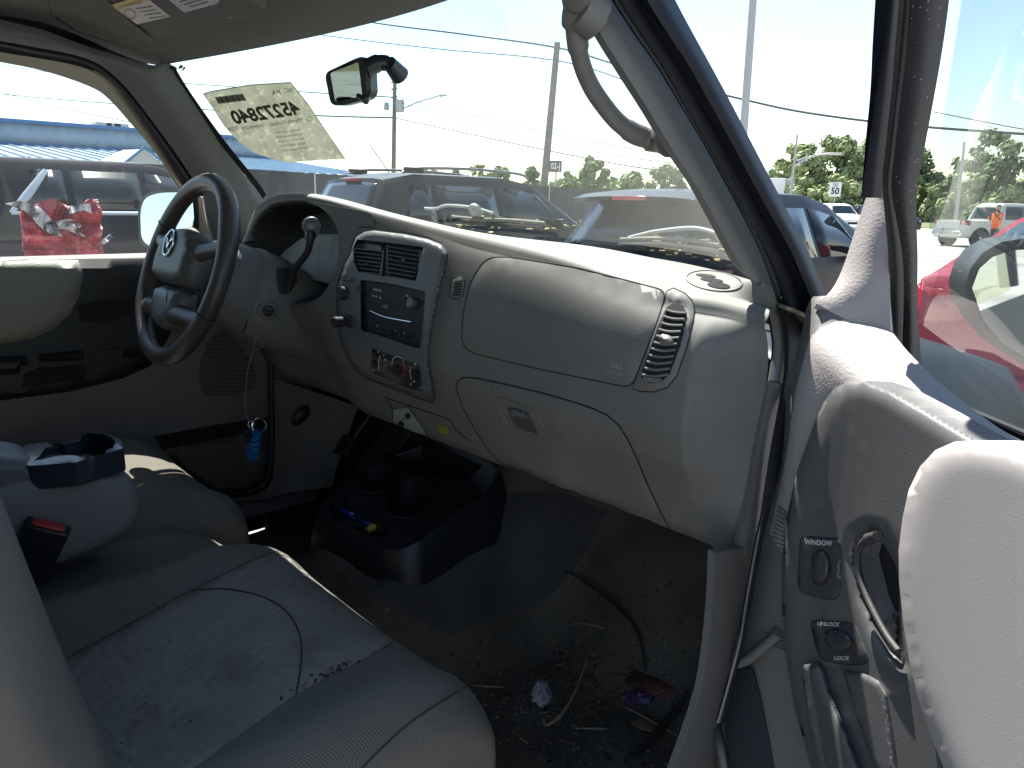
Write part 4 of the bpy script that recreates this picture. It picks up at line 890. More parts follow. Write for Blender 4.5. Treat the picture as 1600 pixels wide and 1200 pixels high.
def seat(name, x0, x1, label, zt=.93, yf=-.012):
    e = empty(name, parent=truck); lab(e, label)
    c = MB(); cushion(c, x0, x1, -.56, yf, zt-.21, zt); CS = c.surf(); co = None
    b = MB(); cushion(b, x0, x1, -.62, .0, 0, .16, bol=.022)          # build flat then stand up
    M = Matrix.Translation((0, -.545, zt-.08))@Matrix.Rotation(R_(-80), 4, 'X')
    b.v = [M@Vector((p.x, p.y, p.z))+Vector((0, -.022, 0)) for p in b.v]; return e, c, CS, b
e, c, CS, b = seat('passenger_seat', .00, .56, 'passenger seat with stained cloth cushion nearest the camera')
# insert panel traced on the cushion
INS = [(-20, 1110), (115, 1023), (264, 941), (380, 882), (445, 856), (500, 868), (570, 910), (625, 955), (662, 978), (600, 1012), (462, 1085), (355, 1163), (260, 1230), (150, 1300), (-20, 1300)]
c.line(CS, [(300, 922), (330, 920), (360, 921), (400, 929), (430, 942), (452, 960), (466, 985), (471, 1010), (470, 1040), (463, 1083)], .0011, 1, 4, off=.004)
for dx, dy in ((0, 0), (-8, -4)):
    for k in range(44):
        t0 = k/44; x = 450-300*t0+dx; y = 945+190*t0+dy; c.line(CS, [(x, y), (x-3.2, y+2.0)], .0008, 2, 1, off=.0042)
c.line(CS, [(745, 1062), (700, 1090), (640, 1130), (580, 1185), (540, 1230)], .0010, 1, 4)
cus = c.build('seat_cushion', [FAB(), mat('seam_dark', (.03, .03, .03), .9), mat('stitch_grey', (.22, .22, .22), .8)], e, smooth=70)
ins = MB(); ins.inlay(CS, INS, .0035, step=12, rnd=.006, gap=.0010); ins.build('seat_insert', [FABI(), mat('seam_dark', (0, 0, 0), 1)], cus, smooth=70)
b.build('seat_backrest', FAB(), e, smooth=70)
e2, c, CS2, b = seat('driver_seat', -.60, -.12, 'driver seat beyond the folded armrest', zt=.95, yf=-.0)
c.build('seat_cushion', FAB(), e2, smooth=70); b.build('seat_backrest', FAB(), e2, smooth=70)
e3 = MB(); cushion(e3, -.20, .03, -.56, -.06, .72, .915, bol=.004); e3.build('centre_seat', FAB(), truck, smooth=70)
# fold-down armrest with cup holder
arm = empty('centre_armrest', parent=truck)
ab_ = MB(); cushion(ab_, -.155, -.018, -.80, -.215, .935, 1.085, bol=0); ab_.build('armrest_body', mat('armrest_plastic', (.19, .18, .175), .6, bump='leather', bs=700, bd=.0005, mott=.06), arm, smooth=70)
al = MB(); cushion(al, -.150, -.024, -.80, -.335, 1.04, 1.118, bol=0); al.build('armrest_lid', mat('armrest_vinyl', (.12, .12, .125), .5, mott=.06), arm, smooth=70)
AO = pZ(110, 705, 1.095)
TT = Planar((0, 0, 1.098), (0, 0, 1)); cu = MB()
TO = rr([(22, 706), (40, 695), (75, 690), (80, 697), (130, 685), (128, 677), (150, 674), (178, 680), (192, 690), (194, 700), (120, 722), (45, 728), (32, 722)], 5)
HO = [(66, 706), (71, 700), (84, 697), (86, 692), (100, 694), (125, 689), (130, 678), (138, 676), (160, 678), (174, 683), (181, 691), (176, 700), (166, 703), (163, 710), (125, 714), (120, 712), (108, 711), (90, 712), (66, 718), (52, 720), (62, 712)]
cu.inlay(TT, TO, .003, holes=[HO], step=9, sink=.034, rnd=.0035, m=0)
cu.inlay(Planar((0, 0, 1.068), (0, 0, 1)), HO, .001, step=10, m=1); cu.build('cup_holder', [mat('cup_black', (.03, .034, .045), .25), GAP()], arm, smooth=50)
# buckle
bk = MB(); bp = pX(70, 835, .0); r_ = frame(bp, (.25, .35, .9), (CAM-bp)).to_3x3()
bk.box(bp+r_@Vector((0, 0, -.028)), (.024, .048, .085), r_, taper=1.15); bk.tube([bp+r_@Vector((0, 0, -.07)), bp+r_@Vector((0, .0, -.16))], .009, 8); bk.box(bp+r_@Vector((.004, 0, .017)), (.018, .040, .006), r_, m=1)
bk.build('seat_buckle', [BLK(), mat('red_button', (.45, .03, .04), .45)], truck, bevel=.003)
# shoulder belt fold beside the near seat back: pale strip at the picture edge
# ---------------------------------------------------------------- floor console with cup wells
def pC(dz=0): return Planar((0, .18, .812+dz), (0, -.36, 1))
con = empty('floor_console', parent=truck); CT = [(499, 797), (502, 788), (523, 770), (560, 742), (600, 712), (640, 692), (668, 686), (720, 695), (765, 720), (782, 735), (760, 768), (700, 812), (655, 846), (628, 858), (600, 858), (560, 838), (515, 815)]
def el(cx, cy, a, b, rot, n=28): return [(cx+a*math.cos(t/n*2*math.pi)*math.cos(rot)-b*math.sin(t/n*2*math.pi)*math.sin(rot), cy+a*math.cos(t/n*2*math.pi)*math.sin(rot)+b*math.sin(t/n*2*math.pi)*math.cos(rot)) for t in range(n)]
W1 = el(590, 748, 33, 22, -.25); W2 = el(641, 778, 40, 29, -.5); W3 = [(515, 793), (521, 780), (536, 776), (548, 786), (560, 806), (570, 800), (592, 812), (601, 826), (600, 842), (588, 842), (565, 836), (530, 818), (515, 804)]; W4 = [(618, 712), (660, 697), (705, 708), (752, 728), (728, 752), (690, 752), (650, 732)]
cm = mat('console_black', (.014, .016, .02), .4, bump='leather', bs=800, bd=.0004, mott=.15, ms=10, dirt=(.035, .033, .03), ds=20, dth=.6)
k = MB(); k.inlay(pC(), rr(CT, 8, 2), .0, holes=[W1, W2, W3, W4], step=10, sink=.0, rnd=0)
# skirt flares out to the floor
P1 = rr(CT, 8, 2); top = [pC().get(*p)[0] for p in P1]; cc = sum(top, Vector())/len(top); n = len(top); rings = [top]
for f_, dz in ((1.02, -.006), (1.10, -.05), (1.16, -.11), (1.22, -.2)): rings.append([cc+Vector(((p.x-cc.x)*f_, (p.y-cc.y)*f_, p.z-cc.z))+Vector((0, 0, dz)) for p in top])
k.rings(rings, caps=False); k.build('console_body', cm, con, smooth=50)
for Wp, dep in ((W1, .06), (W2, .06), (W3, .035), (W4, .05)):
    w = MB(); w.inlay(pC(-dep), Wp, .001, step=10, sink=0); t = [pC().get(*p)[0] for p in Wp]; bt = [a-Vector((0, 0, dep)) for a in t]; w = MB(); nn = len(t); w.add(t+bt, [(i, (i+1) % nn, nn+(i+1) % nn, nn+i) for i in range(nn)]+[tuple(range(nn, 2*nn))]); w.tube(t, .0022, 6, 0, True); w.build('console_well', cm, con, smooth=50)
# ---------------------------------------------------------------- interior rear-view mirror
irm = empty('rear_view_mirror', parent=truck)
MN = Planar(pY(545, 127, .10), (.487, -.862, -.10))
OH = rr([(508, 120), (511, 112), (556, 91), (566, 88), (573, 92), (578, 110), (580, 145), (574, 155), (535, 165), (522, 165), (516, 160)], 6)
a = MB(); a.inlay(MN, OH, 0, step=8, sink=.022, rnd=.005); a.build('mirror_shell', mat('mirror_black', (.015, .019, .026), .35), irm, smooth=60)
a = MB(); a.inlay(MN, rr([(516, 114), (560, 97), (566, 150), (524, 159)], 4), .0012, step=8); a.build('mirror_pane', MIRR(), irm)
a = MB(); a.tube(spl([pY(572, 108, .11), pY(590, 99, .125), pY(604, 99, .135), pY(612, 103, .14)], 5), [.013]*6+[.0115]*5+[.010]*5, 12); a.tube([pY(608, 98, .135), pY(625, 118, .16)], [.0105, .0145], 12); a.tube([pY(560, 150, .10), pY(572, 158, .095)], [.004, .005], 8); a.build('mirror_stalk', mat('mirror_black', (0, 0, 0), 1), irm, smooth=60)
# ---------------------------------------------------------------- sun visor with warning labels
VS = Planar((0, 0, 1.712), (0, -.10, -1)); vi = empty('sun_visor', parent=truck)
a = MB(); a.inlay(VS, [(150, -60), (165, -20), (178, 0), (238, 62), (250, 60), (330, 43), (405, 26), (415, 16), (402, 6), (380, 0), (300, -70)], .0, step=14, sink=.016, rnd=.007); a.tube([VS.get(x, y)[0] for x, y in ((128, -40), (158, -5), (200, 35), (236, 62))], .006, 8, 0); a.build('visor_panel', HL(), vi, smooth=60)
a = MB(); a.inlay(VS, [(172, 8), (212, -4), (232, -1), (266, 26), (214, 38)], .0015, step=14); a.inlay(VS, [(172, 8), (222, -6), (234, 0), (184, 17)], .0025, step=10, m=1)
for i in range(4): a.line(VS, [(214+i*7-2, 17+i*5-3), (238+i*7, 10+i*5)], .0006, 2, 1, off=.0026)
a.line(VS, el(203, 22, 9, 7, .5), .0006, 3, 1, off=.0026, closed=True); surftext(a, VS, 'WARNING', 203, 4.5, 7.5, -2, 3, -7, .003, 2, .01)
a.build('visor_warning_label', [mat('label_white', (.5, .47, .43), .6), mat('label_yellow', (.55, .38, .10), .6), mat('label_ink', (.15, .13, .13), .6), mat('label_red', (.35, .1, .1), .6)], vi)
a = MB(); a.inlay(VS, [(262, -2), (300, -14), (345, -4), (340, 6), (316, 12), (288, 20)], .0015, step=8); 
for i in range(3): a.line(VS, [(280+i*8, 3+i*4), (310+i*7, -5+i*4)], .0009, 1, 1, off=.002)
a.build('visor_label', [mat('label_pale', (.42, .40, .42), .6, mott=.5, ms=160), mat('label_dark', (.06, .06, .07), .6)], vi)
a = MB(); a.tube([VS.get(363, 28)[0], VS.get(363, 28)[0]+Vector((0, 0, .03))], .008, 10); a.build('visor_clip', TRIM(), vi)
rm_ = MB(); rm_.tube([HLS.get(x, y, 150, 60)[0]+Vector((0, 0, .001)) for x, y in ((132, -50), (100, -20), (76, 4), (80, 24), (120, 50), (190, 72), (255, 84))], .0012, 6); rm_.build('headliner_seam', GAP(), truck)
# =================================================================== OUTSIDE
gm = mat('lot_concrete', (.40, .39, .37), .9, bump='noise', bs=60, bd=.01, bst=.3, mott=.14, ms=.6, dirt=(.22, .21, .2), ds=.35, dth=.5)
g = MB(); g.add([(-60, -60, 0), (60, -60, 0), (60, 75, 0), (-60, 75, 0)], [(0, 1, 2, 3)]); struct(g.build('parking_lot', gm))
g = MB(); g.add([(-900, -900, -.05), (900, -900, -.05), (900, 900, -.05), (-900, 900, -.05)], [(0, 1, 2, 3)]); struct(g.build('ground', mat('grass_ground', (.11, .13, .05), 1, mott=.3, ms=.2)))
TYRE = mat('tyre_rubber', (.02, .02, .02), .8); RIMM = mat('alloy', (.5, .5, .52), .3, 1); LAMPW = mat('lamp_lens', (.7, .7, .72), .12); LAMPR = mat('tail_lens', (.25, .010, .015), .15, coat=.5)
DGL = mat('car_glass', (.015, .022, .026), .05, spec=.5)
SGL = glass('car_glass_clear', (.22, .27, .27), .0, ior=1.6)
def paint(n, c, r=.35): return mat(n, c, r, coat=.0, spec=.22, mott=.05, ms=3)
def car(name, label, cat, group, loc, rz, L, W_, H, pc, kind='suv', rack=False, spoiler=False, chrome=False, clear=False):
    """forward is +Y; origin on the ground in the middle"""
    root = tag(empty(name, loc, rz), label, cat, group); h = L/2; cab = kind == 'pickup'
    belt = (.665*H if chrome else .62*H) if not cab else .60*H; clr = .20 if not cab else .38
    if kind == 'suv': top = [(-h, .66*H), (-h+.05, .70*H), (-h+.30, .955*H), (-h+.75, H), (h-2.45, H), (h-1.95, .955*H), (h-1.15, .655*H), (h-.25, .57*H), (h, .47*H)]
    elif kind == 'hatch': top = [(-h, .66*H), (-h+.10, .70*H), (-h+.42, .965*H), (-h+.9, H), (h-2.4, H), (h-1.95, .95*H), (h-1.05, .66*H), (h-.25, .56*H), (h, .45*H)]
    elif kind == 'sedan': top = [(-h, .66*H), (-h+.08, .73*H), (-h+.38, .755*H), (-h+1.10, .955*H), (-h+1.6, H), (h-2.35, H), (h-1.9, .95*H), (h-1.05, .70*H), (h-.25, .61*H), (h, .48*H)]
    else: top = [(-h, .60*H), (-h+.02, .60*H), (-h+1.75, .60*H), (-h+1.85, .93*H), (-h+2.1, H), (h-2.2, H), (h-1.75, .95*H), (h-1.25, .66*H), (h-.25, .61*H), (h, .50*H)]
    ends = lambda y: (1-max(0, (abs(y)-h+.45)/.45)**2*.14)
    bel = lambda y: min(belt, interp(y, top)-.02) if not (kind == 'sedan') else min(.69*H, interp(y, top)-.015)
    hwb = lambda y: W_/2*ends(y)
    hwr = lambda y: W_/2*(.98-.26*sst(bel(y), H, interp(y, top)))*ends(y)
    def sec(y, side=0):
        zt = interp(y, top); zb = bel(y); a = hwb(y); r = hwr(y)
        P = [(0, clr), (a*.85, clr), (a*.97, clr+.10), (a*1.0, clr+.35), (a*1.0, zb-.16), (a*.985, zb), (r+.012, max(zb+.01, zt-.09)), (r*.93, zt-.025), (r*.6, zt-.004), (0, zt)]
        return [Vector((x, y, z)) for x, z in P]+[Vector((-x, y, z)) for x, z in P[-2:0:-1]]
    ys = sorted(set([t[0] for t in top]+[-h+k*L/26 for k in range(27)])); b = MB(); R = []
    for y in ys: R.append(sec(y))
    b.rings(R); body = b.build('body', pc, root, smooth=38)
    # glass house
    def sideP(y, t, sx, off=.006):
        q = sec(y); a, c = q[5], q[6]; p = a.lerp(c, t); return Vector((sx*(p.x+off), y, p.z))
    y0, y1 = (-h+(.95 if chrome else .35), h-1.35) if kind in ('suv', 'hatch') else ((-h+.95, h-1.3) if kind == 'sedan' else (-h+1.95, h-1.5))
    zbt = lambda y: 1
    n = 3 if not cab else 2; gm_ = SGL if clear else DGL
    ypil = [y0+(y1-y0)*k/n for k in range(n+1)]
    if kind in ('suv', 'hatch'): ypil = [y0, y0+.62, y0+(y1-y0)*.55, y1]
    for sx in (-1, 1):
        for k in range(len(ypil)-1):
            a, c = ypil[k]+.04, ypil[k+1]-.04; m = MB(); rows = []
            for t in (.08, .5, .93):
                r = []
                for q in range(6):
                    y = a+(c-a)*q/5
                    if k == 0: y = max(y, y0+.04+(.42 if kind != 'pickup' else .05)*max(0, t-.08)*(1-q/5))
                    if k == len(ypil)-2: y = min(y, c-(.75*(t-.08)*(q/5)))
                    r.append(sideP(y, t*.97, sx))
                rows.append(r)
            m.rings(rows, closed=False, caps=False); w = m.build('window', gm_, root); sd = w.modifiers.new('s', 'SOLIDIFY'); sd.thickness = .004
        if chrome:
            m = MB(); m.tube([sideP(y, .02, sx, .012) for y in [y0+(y1-y0)*k/12 for k in range(13)]], .022, 6)
            m.tube([sideP(y0, .02, sx, .012), sideP(y0+.18, .35, sx, .014), sideP(y0+.42, .88, sx, .014)], [.022, .05, .03], 8); m.build('chrome_trim', mat('bright_trim', (.7, .72, .75), .35, .6), root)
    def cap(ya, yb, nm, kx=.86, f=.10):
        m = MB(); R2 = []
        for k in range(7):
            y = ya+(yb-ya)*(f+(1-2*f)*k/6); zt = interp(y, top)+.006; w = min(hwr(y), W_/2)*kx; R2.append([Vector((w*q/4, y, zt-.02*abs(q/4)**3)) for q in range(-4, 5)])
        m.rings(R2, closed=False, caps=False); o = m.build(nm, gm_, root); sd = o.modifiers.new('s', 'SOLIDIFY'); sd.thickness = .004; return o
    if kind in ('suv', 'hatch'): rw = cap(-h+.05, -h+(.30 if kind == 'suv' else .42), 'rear_window', .84, .12)
    elif kind == 'sedan': rw = cap(-h+.38, -h+1.10, 'rear_window', .86, .08)
    else: rw = cap(-h+1.75, -h+1.85, 'rear_window', .85, .1)
    fa = [t for t in top if t[1] < .72*H and t[0] > 0][0]; fb = top[top.index(fa)-1]; cap(fb[0], fa[0], 'windscreen', .88, .06)
    if kind in ('suv', 'hatch'):
        m = MB(); m.box((0, -h+.03, .50*H), (.5, .02, .13)); m.build('number_plate', mat('plate_white', (.5, .5, .52), .5), root)
        m = MB(); m.tube([(.25, -h+.02, .70*H), (0, -h+.06, .735*H), (-.28, -h+.075, .76*H)], [.018, .014, .008], 8); m.build('rear_wiper', GAP(), root)
        m = MB(); m.box((0, -h+(.27 if not spoiler else .10), .945*H), (.36, .03, .035)); m.build('brake_lamp', LAMPR, root, bevel=.008)
    if spoiler: m = MB(); R3 = [[Vector((x, y, z-.03*abs(x/(W_*.38))**3)) for x in [W_*.38*q/6 for q in range(-6, 7)]] for y, z in ((-h+.16, .935*H), (-h+.12, .955*H), (-h+.3, .985*H), (-h+.6, H*1.0))]; m.rings(R3, closed=False, caps=False); o = m.build('rear_spoiler', pc, root, smooth=60); sd = o.modifiers.new('s', 'SOLIDIFY'); sd.thickness = .02
    for sx in (-1, 1):
        zl = .55*H if kind != 'sedan' else .60*H
        m = MB(); q = sec(-h+.06)
        P = [[Vector((sx*(hwb(y)+.004), y, z)) for y in (-h+.02, -h+.14, -h+.30)]+[] for z in (zl-.09, zl+.09)]
        P = [[Vector((sx*(hwb(-h)*.62), -h-.008, z)), Vector((sx*(hwb(-h)*.95), -h-.004, z)), Vector((sx*(hwb(-h+.12)+.006), -h+.12, z)), Vector((sx*(hwb(-h+.3)+.006), -h+.30, z+.0))] for z in (zl-.10, zl, zl+.10)]
        m.rings(P, closed=False, caps=False); o = m.build('tail_light', LAMPR, root); sd = o.modifiers.new('s', 'SOLIDIFY'); sd.thickness = .02
        P = [[Vector((sx*(hwb(h)*.55), h+.01, z)), Vector((sx*(hwb(h)*.96), h-.01, z)), Vector((sx*(hwb(h-.2)+.006), h-.2, z+.03))] for z in (.40*H, .455*H)]
        m = MB(); m.rings(P, closed=False, caps=False); o = m.build('headlight', LAMPW, root); sd = o.modifiers.new('s', 'SOLIDIFY'); sd.thickness = .02
        m = MB(); ym = h-1.75 if not cab else h-1.95; m.box((sx*(W_/2+.09), ym, belt+.07), (.18, .09, .13)); m.box((sx*(W_/2+.0), ym+.02, belt+.02), (.1, .05, .03)); m.build('wing_mirror', pc, root, bevel=.02)
        for yw in (-h+.85, h-.85):
            w = empty('wheel', (sx*(W_/2-.11), yw, .34 if not cab else .40), 0, root); r = .34 if not cab else .40; M = Matrix.Rotation(sx*math.pi/2, 4, 'Y')
            m = MB(); m.lathe([(r*.6, -.11), (r*.95, -.11), (r, -.07), (r, .07), (r*.95, .11), (r*.62, .12)], M, 24); m.build('tyre', TYRE, w)
            m = MB(); m.lathe([(r*.62, .10), (r*.58, .115), (r*.2, .10), (r*.14, .125), (.02, .13)], M, 12); m.build('rim', RIMM, w)
            m = MB(); m.lathe([(r*1.12, .0), (r*1.12, .13)], Matrix.Translation((sx*(W_/2-.125), yw, .34 if not cab else .40))@M, 24); m.build('wheel_arch', GAP(), root)
        if rack:
            m = MB(); ya, yb = -h+.7, h-2.1; m.tube(spl([(sx*W_*.33, ya-.1, H-.01), (sx*W_*.34, ya+.12, H+.045), (sx*W_*.35, (ya+yb)/2, H+.07), (sx*W_*.34, yb-.12, H+.045), (sx*W_*.33, yb+.1, H-.01)], 5), .018, 8); m.build('roof_rail', mat('rail_grey', (.12, .12, .13), .4), root)
            m = MB(); m.box((sx*W_*.34, ya+.05, H+.02), (.05, .28, .07)); m.build('rail_foot', GAP(), root, bevel=.015)
    m = MB(); m.box((0, h+.005, .36*H), (W_*.5, .03, .10*H)); m.build('grille', GAP(), root, bevel=.01)
    m = MB(); m.box((0, -h-.02, .30*H), (W_*.86, .10, .12*H)); m.build('rear_bumper', CHROME() if cab else pc, root, bevel=.03)
    if cab:
        m = MB(); m.box((0, h+.03, .30*H), (W_*.9, .12, .10*H)); m.build('front_bumper', CHROME(), root, bevel=.03)
        m = MB(); m.box((0, -h+.9, .585*H), (W_*.86, 1.55, .03)); m.build('bed_opening', GAP(), root)
        m = MB(); m.box((0, -h-.008, .50*H), (W_*.72, .02, .17*H)); m.build('tailgate', pc, root, bevel=.01)
    if rack or spoiler:
        m = MB(); m.tube([(.1 if rack else 0, -h+.75, H), (.14, -h+.45, H+.32)] if rack else [(0, -h+.9, H-.01), (0, -h+.75, H+.07)], .006 if rack else .03, 6); m.build('aerial', GAP(), root)
    return root
R90 = math.pi/2
blackp = paint('black_paint', (.018, .02, .022)); navy = paint('navy_paint', (.010, .013, .022)); redp = paint('red_paint', (.30, .018, .04)); whitep = paint('white_paint', (.72, .72, .70)); silver = paint('silver_paint', (.55, .55, .52))
car('parked_suv', 'dark blue suv with chrome window trim seen through the driver window', 'suv', None, (-9.75, 2.75, 0), 0, 4.9, 1.95, 1.86, navy, 'suv', chrome=True)
car('parked_suv', 'dusty black suv with roof rails and an aerial in the windscreen view', 'suv', None, (-7.45, 6.75, 0), 0, 4.7, 1.86, 1.80, blackp, 'suv', rack=True, clear=False)
car('parked_hatchback', 'black hatchback with rear spoiler parked ahead of the dashboard', 'hatchback', None, (-3.02, 6.65, 0), 0, 4.3, 1.80, 1.60, paint('black_paint2', (.014, .017, .02)), 'hatch', spoiler=True)
car('parked_sedan', 'red sedan seen through the passenger door glass', 'sedan', None, (.16, 6.85, 0), 0, 4.7, 1.85, 1.50, redp, 'sedan')
car('pickup', 'silver pickup with open bed beside the worker in orange', 'pickup truck', None, (-9.6, 39.0, 0), R_(-32), 5.6, 1.95, 1.88, silver, 'pickup')
car('pickup', 'white pickup facing the camera beyond the door gap', 'pickup truck', None, (-21.6, 48.0, 0), R_(-125), 5.3, 1.9, 1.85, whitep, 'pickup')
car('parked_suv', 'dark blue suv behind the white pickup', 'suv', None, (-22.3, 57.5, 0), R_(-95), 4.8, 1.9, 1.85, navy, 'suv')
car('parked_car', 'white van-shaped car at the right edge behind the silver pickup', 'car', None, (-7.6, 50, 0), R_(-80), 4.6, 1.8, 1.75, whitep, 'suv')
# ---- crumpled red panel
w = MB(); rows = []
random.seed(3)
for i in range(9):
    r = []
    for j in range(10):
        p = pX(30+125*j/9+8*i/9*(1), 316+84*i/8+(6*math.sin(j*1.3) if i == 0 else 0), -5.6); p += Vector((random.uniform(-.05, .05)+.02*math.sin(j*2+i), 0, 0)); r.append(p)
    rows.append(r)
base = rows[-1]; rows.append([Vector((p.x-.02, p.y, .55)) for p in base]); rows.append([Vector((p.x+.1, p.y, 0)) for p in base])
w.patch(rows, 3, 3, .01); rd_ = w.build('crumpled_panel', mat('wreck_red', (.34, .018, .04), .35, coat=.4, bump='noise', bs=9, bd=.12, bst=.9, mott=.35, ms=8, dirt=(.12, .10, .11), ds=7, dth=.60), None, smooth=20); tag(rd_, 'crumpled red bumper cover standing in front of the dark blue suv', 'car panel')
w = MB()
for P in ([(8, 318), (30, 314), (60, 322), (78, 340), (100, 372), (70, 362), (40, 330)], [(85, 345), (110, 342), (128, 352), (122, 360), (136, 372), (100, 358), (80, 362)], [(110, 322), (140, 318), (144, 334), (130, 328), (104, 336)], [(156, 378), (172, 366), (176, 372), (160, 384)]):
    w.inlay(Planar((-5.52, 0, 1.3), (1, 0, 0)), P, .0, step=9, fn=lambda x, y: .05*math.sin(x*.35)+.04*math.sin(y*.5), sink=.01)
tag(w.build('torn_film', mat('torn_film', (.42, .40, .41), .25, mott=.5, ms=9)), 'torn pale film and foam hanging from the crumpled red panel', 'torn film')
# ---- fence
FL = [(-23.0, -20), (-24.0, 10.7), (-25.4, 14), (-29.0, 30), (-33.5, 46)]
fe = tag(empty('lot_fence', (0, 0, 0)), 'long dark screened fence along the back of the lot', 'fence')
m = MB()
for (a, b), (c, d) in zip(FL, FL[1:]):
    v = Vector((c-a, d-b, 0)); L_ = v.length; M = Matrix.Rotation(math.atan2(v.y, v.x), 3, 'Z'); m.box(((a+c)/2, (b+d)/2, 1.22), (L_, .04, 2.34), M)
m.build('screen', mat('fence_screen', (.045, .05, .052), .95, mott=.2, ms=2), fe)
for (a, b), (c, d) in zip(FL, FL[1:]):
    v = Vector((c-a, d-b, 0)); k_ = max(1, int(v.length/6))
    for q in range(k_): m = MB(); m.tube([(a+v.x*q/k_, b+v.y*q/k_, 0), (a+v.x*q/k_, b+v.y*q/k_, 2.45)], .045, 8); m.build('fence_post', mat('galvanised', (.4, .4, .4), .4, .6), fe)
# ---- building with blue trim
bd = tag(empty('warehouse', (-66, 15, 0)), 'long low warehouse with pale blue metal roof and blue trim', 'warehouse')
bl = mat('trim_blue', (.05, .16, .34), .5); cor = mat('corrugated_pale_blue', (.33, .39, .45), .5, bump='ribz' if False else 'noise', bs=2, mott=.06, ms=1)
def corr(name, x, y0, y1, z0, z1, m_): 
    m = MB(); n = int((y1-y0)/.5); P = []
    vs = []
    for k in range(n+1): yy = y0+(y1-y0)*k/n; dx = .09 if k % 2 else 0; vs += [Vector((x+dx, yy, z0)), Vector((x+dx, yy, z1))]
    m.add(vs, [(2*k, 2*k+1, 2*k+3, 2*k+2) for k in range(n)]); o = m.build(name, m_, bd, smooth=10); sd = o.modifiers.new('s', 'SOLIDIFY'); sd.thickness = .05; return o
corr('upper_wall', -12, -60, 23, 5.3, 7.3, cor)
m = MB(); m.box((-11.9, -18, 7.45), (.5, 83, .30)); m.build('top_trim', bl, bd); m = MB(); m.box((-11.75, -18, 5.55), (.45, 83.2, .28)); m.build('lower_trim', bl, bd)
m = MB(); m.add([(-11.6, -60, 5.45), (-11.6, 24, 5.45), (8, 24, 3.5), (8, -60, 3.5)], [(0, 1, 2, 3)])
for k in range(84): y = -60+k; m.box((-1.8, y, 4.53), (19.7, .07, .12), Matrix.Rotation(math.atan2(1.95, 19.6), 3, 'Y'))
m.build('lower_roof', mat('roof_pale_blue', (.25, .36, .46), .45, mott=.08, ms=1), bd)
m = MB(); m.box((7.6, -18, 1.7), (.3, 83, 3.5)); m.box((-2, 23.6, 1.7), (19.5, .3, 3.5)); m.build('lower_wall', mat('wall_white_metal', (.45, .47, .48), .6), bd)
m = MB(); m.box((8.05, -18, 3.42), (.2, 83.4, .2)); m.build('gutter', bl, bd)
m = MB(); m.box((-22, -18, 3.6), (20, 82, 7.2)); m.build('rear_block', cor, bd)
gpt = pX(223, 250, -57); gy = gpt.y-15
m = MB(); m.add([(9.5, gy-1.6, 3.3), (9.5, gy+1.6, 3.3), (9.5, gy, 4.6), (5, gy-1.6, 3.9), (5, gy+1.6, 3.9), (5, gy, 4.7)], [(0, 1, 2), (3, 5, 4), (0, 2, 5, 3), (1, 4, 5, 2), (0, 3, 4, 1)]); m.build('porch_gable', mat('gable_grey', (.4, .4, .38), .7), bd)
m = MB(); m.tube([(9.6, gy-1.8, 3.25), (9.6, gy, 4.72), (9.6, gy+1.8, 3.25)], .1, 6); m.build('gable_trim', bl, bd)
for x in (158, 172, 184): p = pX(x, 190, -80); m = MB(); m.box((p.x+66, p.y-15, 7.75), (2, 1.3, .5)); m.build('roof_unit', mat('roof_unit', (.5, .47, .42), .6), bd, bevel=.05)
# ---- poles
wood = mat('pole_wood', (.16, .14, .12), .9, mott=.3, ms=6, bump='noise', bs=20); galv = mat('pole_grey', (.38, .38, .38), .5, .3)
def ppole(name, label, cat, pb_, pt_, y, r0_, r1_, m_, group=None):
    b = pY(*pb_, y); t = pY(*pt_, y); dirv = (t-b)/(t.z-b.z); g0 = b-dirv*b.z; root = tag(empty(name, g0), label, cat, group); m = MB(); m.tube([Vector((0, 0, 0)), (t-g0)*.5, t-g0], [r0_, (r0_+r1_)/2, r1_], 12); m.build('mast', m_, root); return root, g0, t
r1, g1, t1 = ppole('utility_pole', 'tall bare wooden utility pole right of the mirror', 'utility pole', (850, 290), (871, 66), 40, .30, .20, wood)
r2, g2, t2 = ppole('utility_pole', 'distant utility pole with street lamp arm and transformer', 'utility pole', (615, 262), (617, 116), 45, .26, .18, wood)
m = MB(); a = pY(618, 175, 45)-g2; b = pY(688, 149, 45)-g2; m.tube([a, a.lerp(b, .5)+Vector((0, 0, .15)), b], .07, 8); m.tube([b, b+Vector((.7, .2, 0))], [.16, .08], 8); m.build('lamp_arm', galv, r2)
m = MB(); c = pY(625, 165, 45)-g2; m.lathe([(.35, -.6), (.42, -.5), (.42, .5), (.3, .62)], Matrix.Translation(c), 14); m.build('transformer', galv, r2)
m = MB(); c = pY(604, 166, 45)-g2; m.lathe([(.2, -.35), (.28, -.3), (.22, .35)], Matrix.Translation(c), 12); m.tube([c, Vector((0, 0, c.z))], .05, 6); m.build('cutout', galv, r2)
for yy in (128, 139, 152): m = MB(); c = pY(616, yy, 45)-g2; m.box((c.x, c.y, c.z), (.9, .12, .12)); m.build('crossarm', wood, r2)
r3, g3, t3 = ppole('light_mast', 'tall grey metal light mast beside the windscreen pillar', 'light mast', (1163, 190), (1181, -60), 26, .17, .13, galv)
r4, g4, t4 = ppole('street_lamp', 'street lamp with double arm in front of the leafy trees', 'street lamp', (1236, 300), (1246, 210), 56, .13, .07, galv)
m = MB(); a = pY(1242, 258, 56)-g4; b = pY(1300, 240, 56)-g4; m.tube(spl([a, a.lerp(b, .5)+Vector((0, 0, .25)), b], 6), .07, 8); m.tube(spl([pY(1242, 252, 56)-g4, (pY(1270, 244, 56)-g4), b], 6), .05, 8); m.build('lamp_arm', galv, r4)
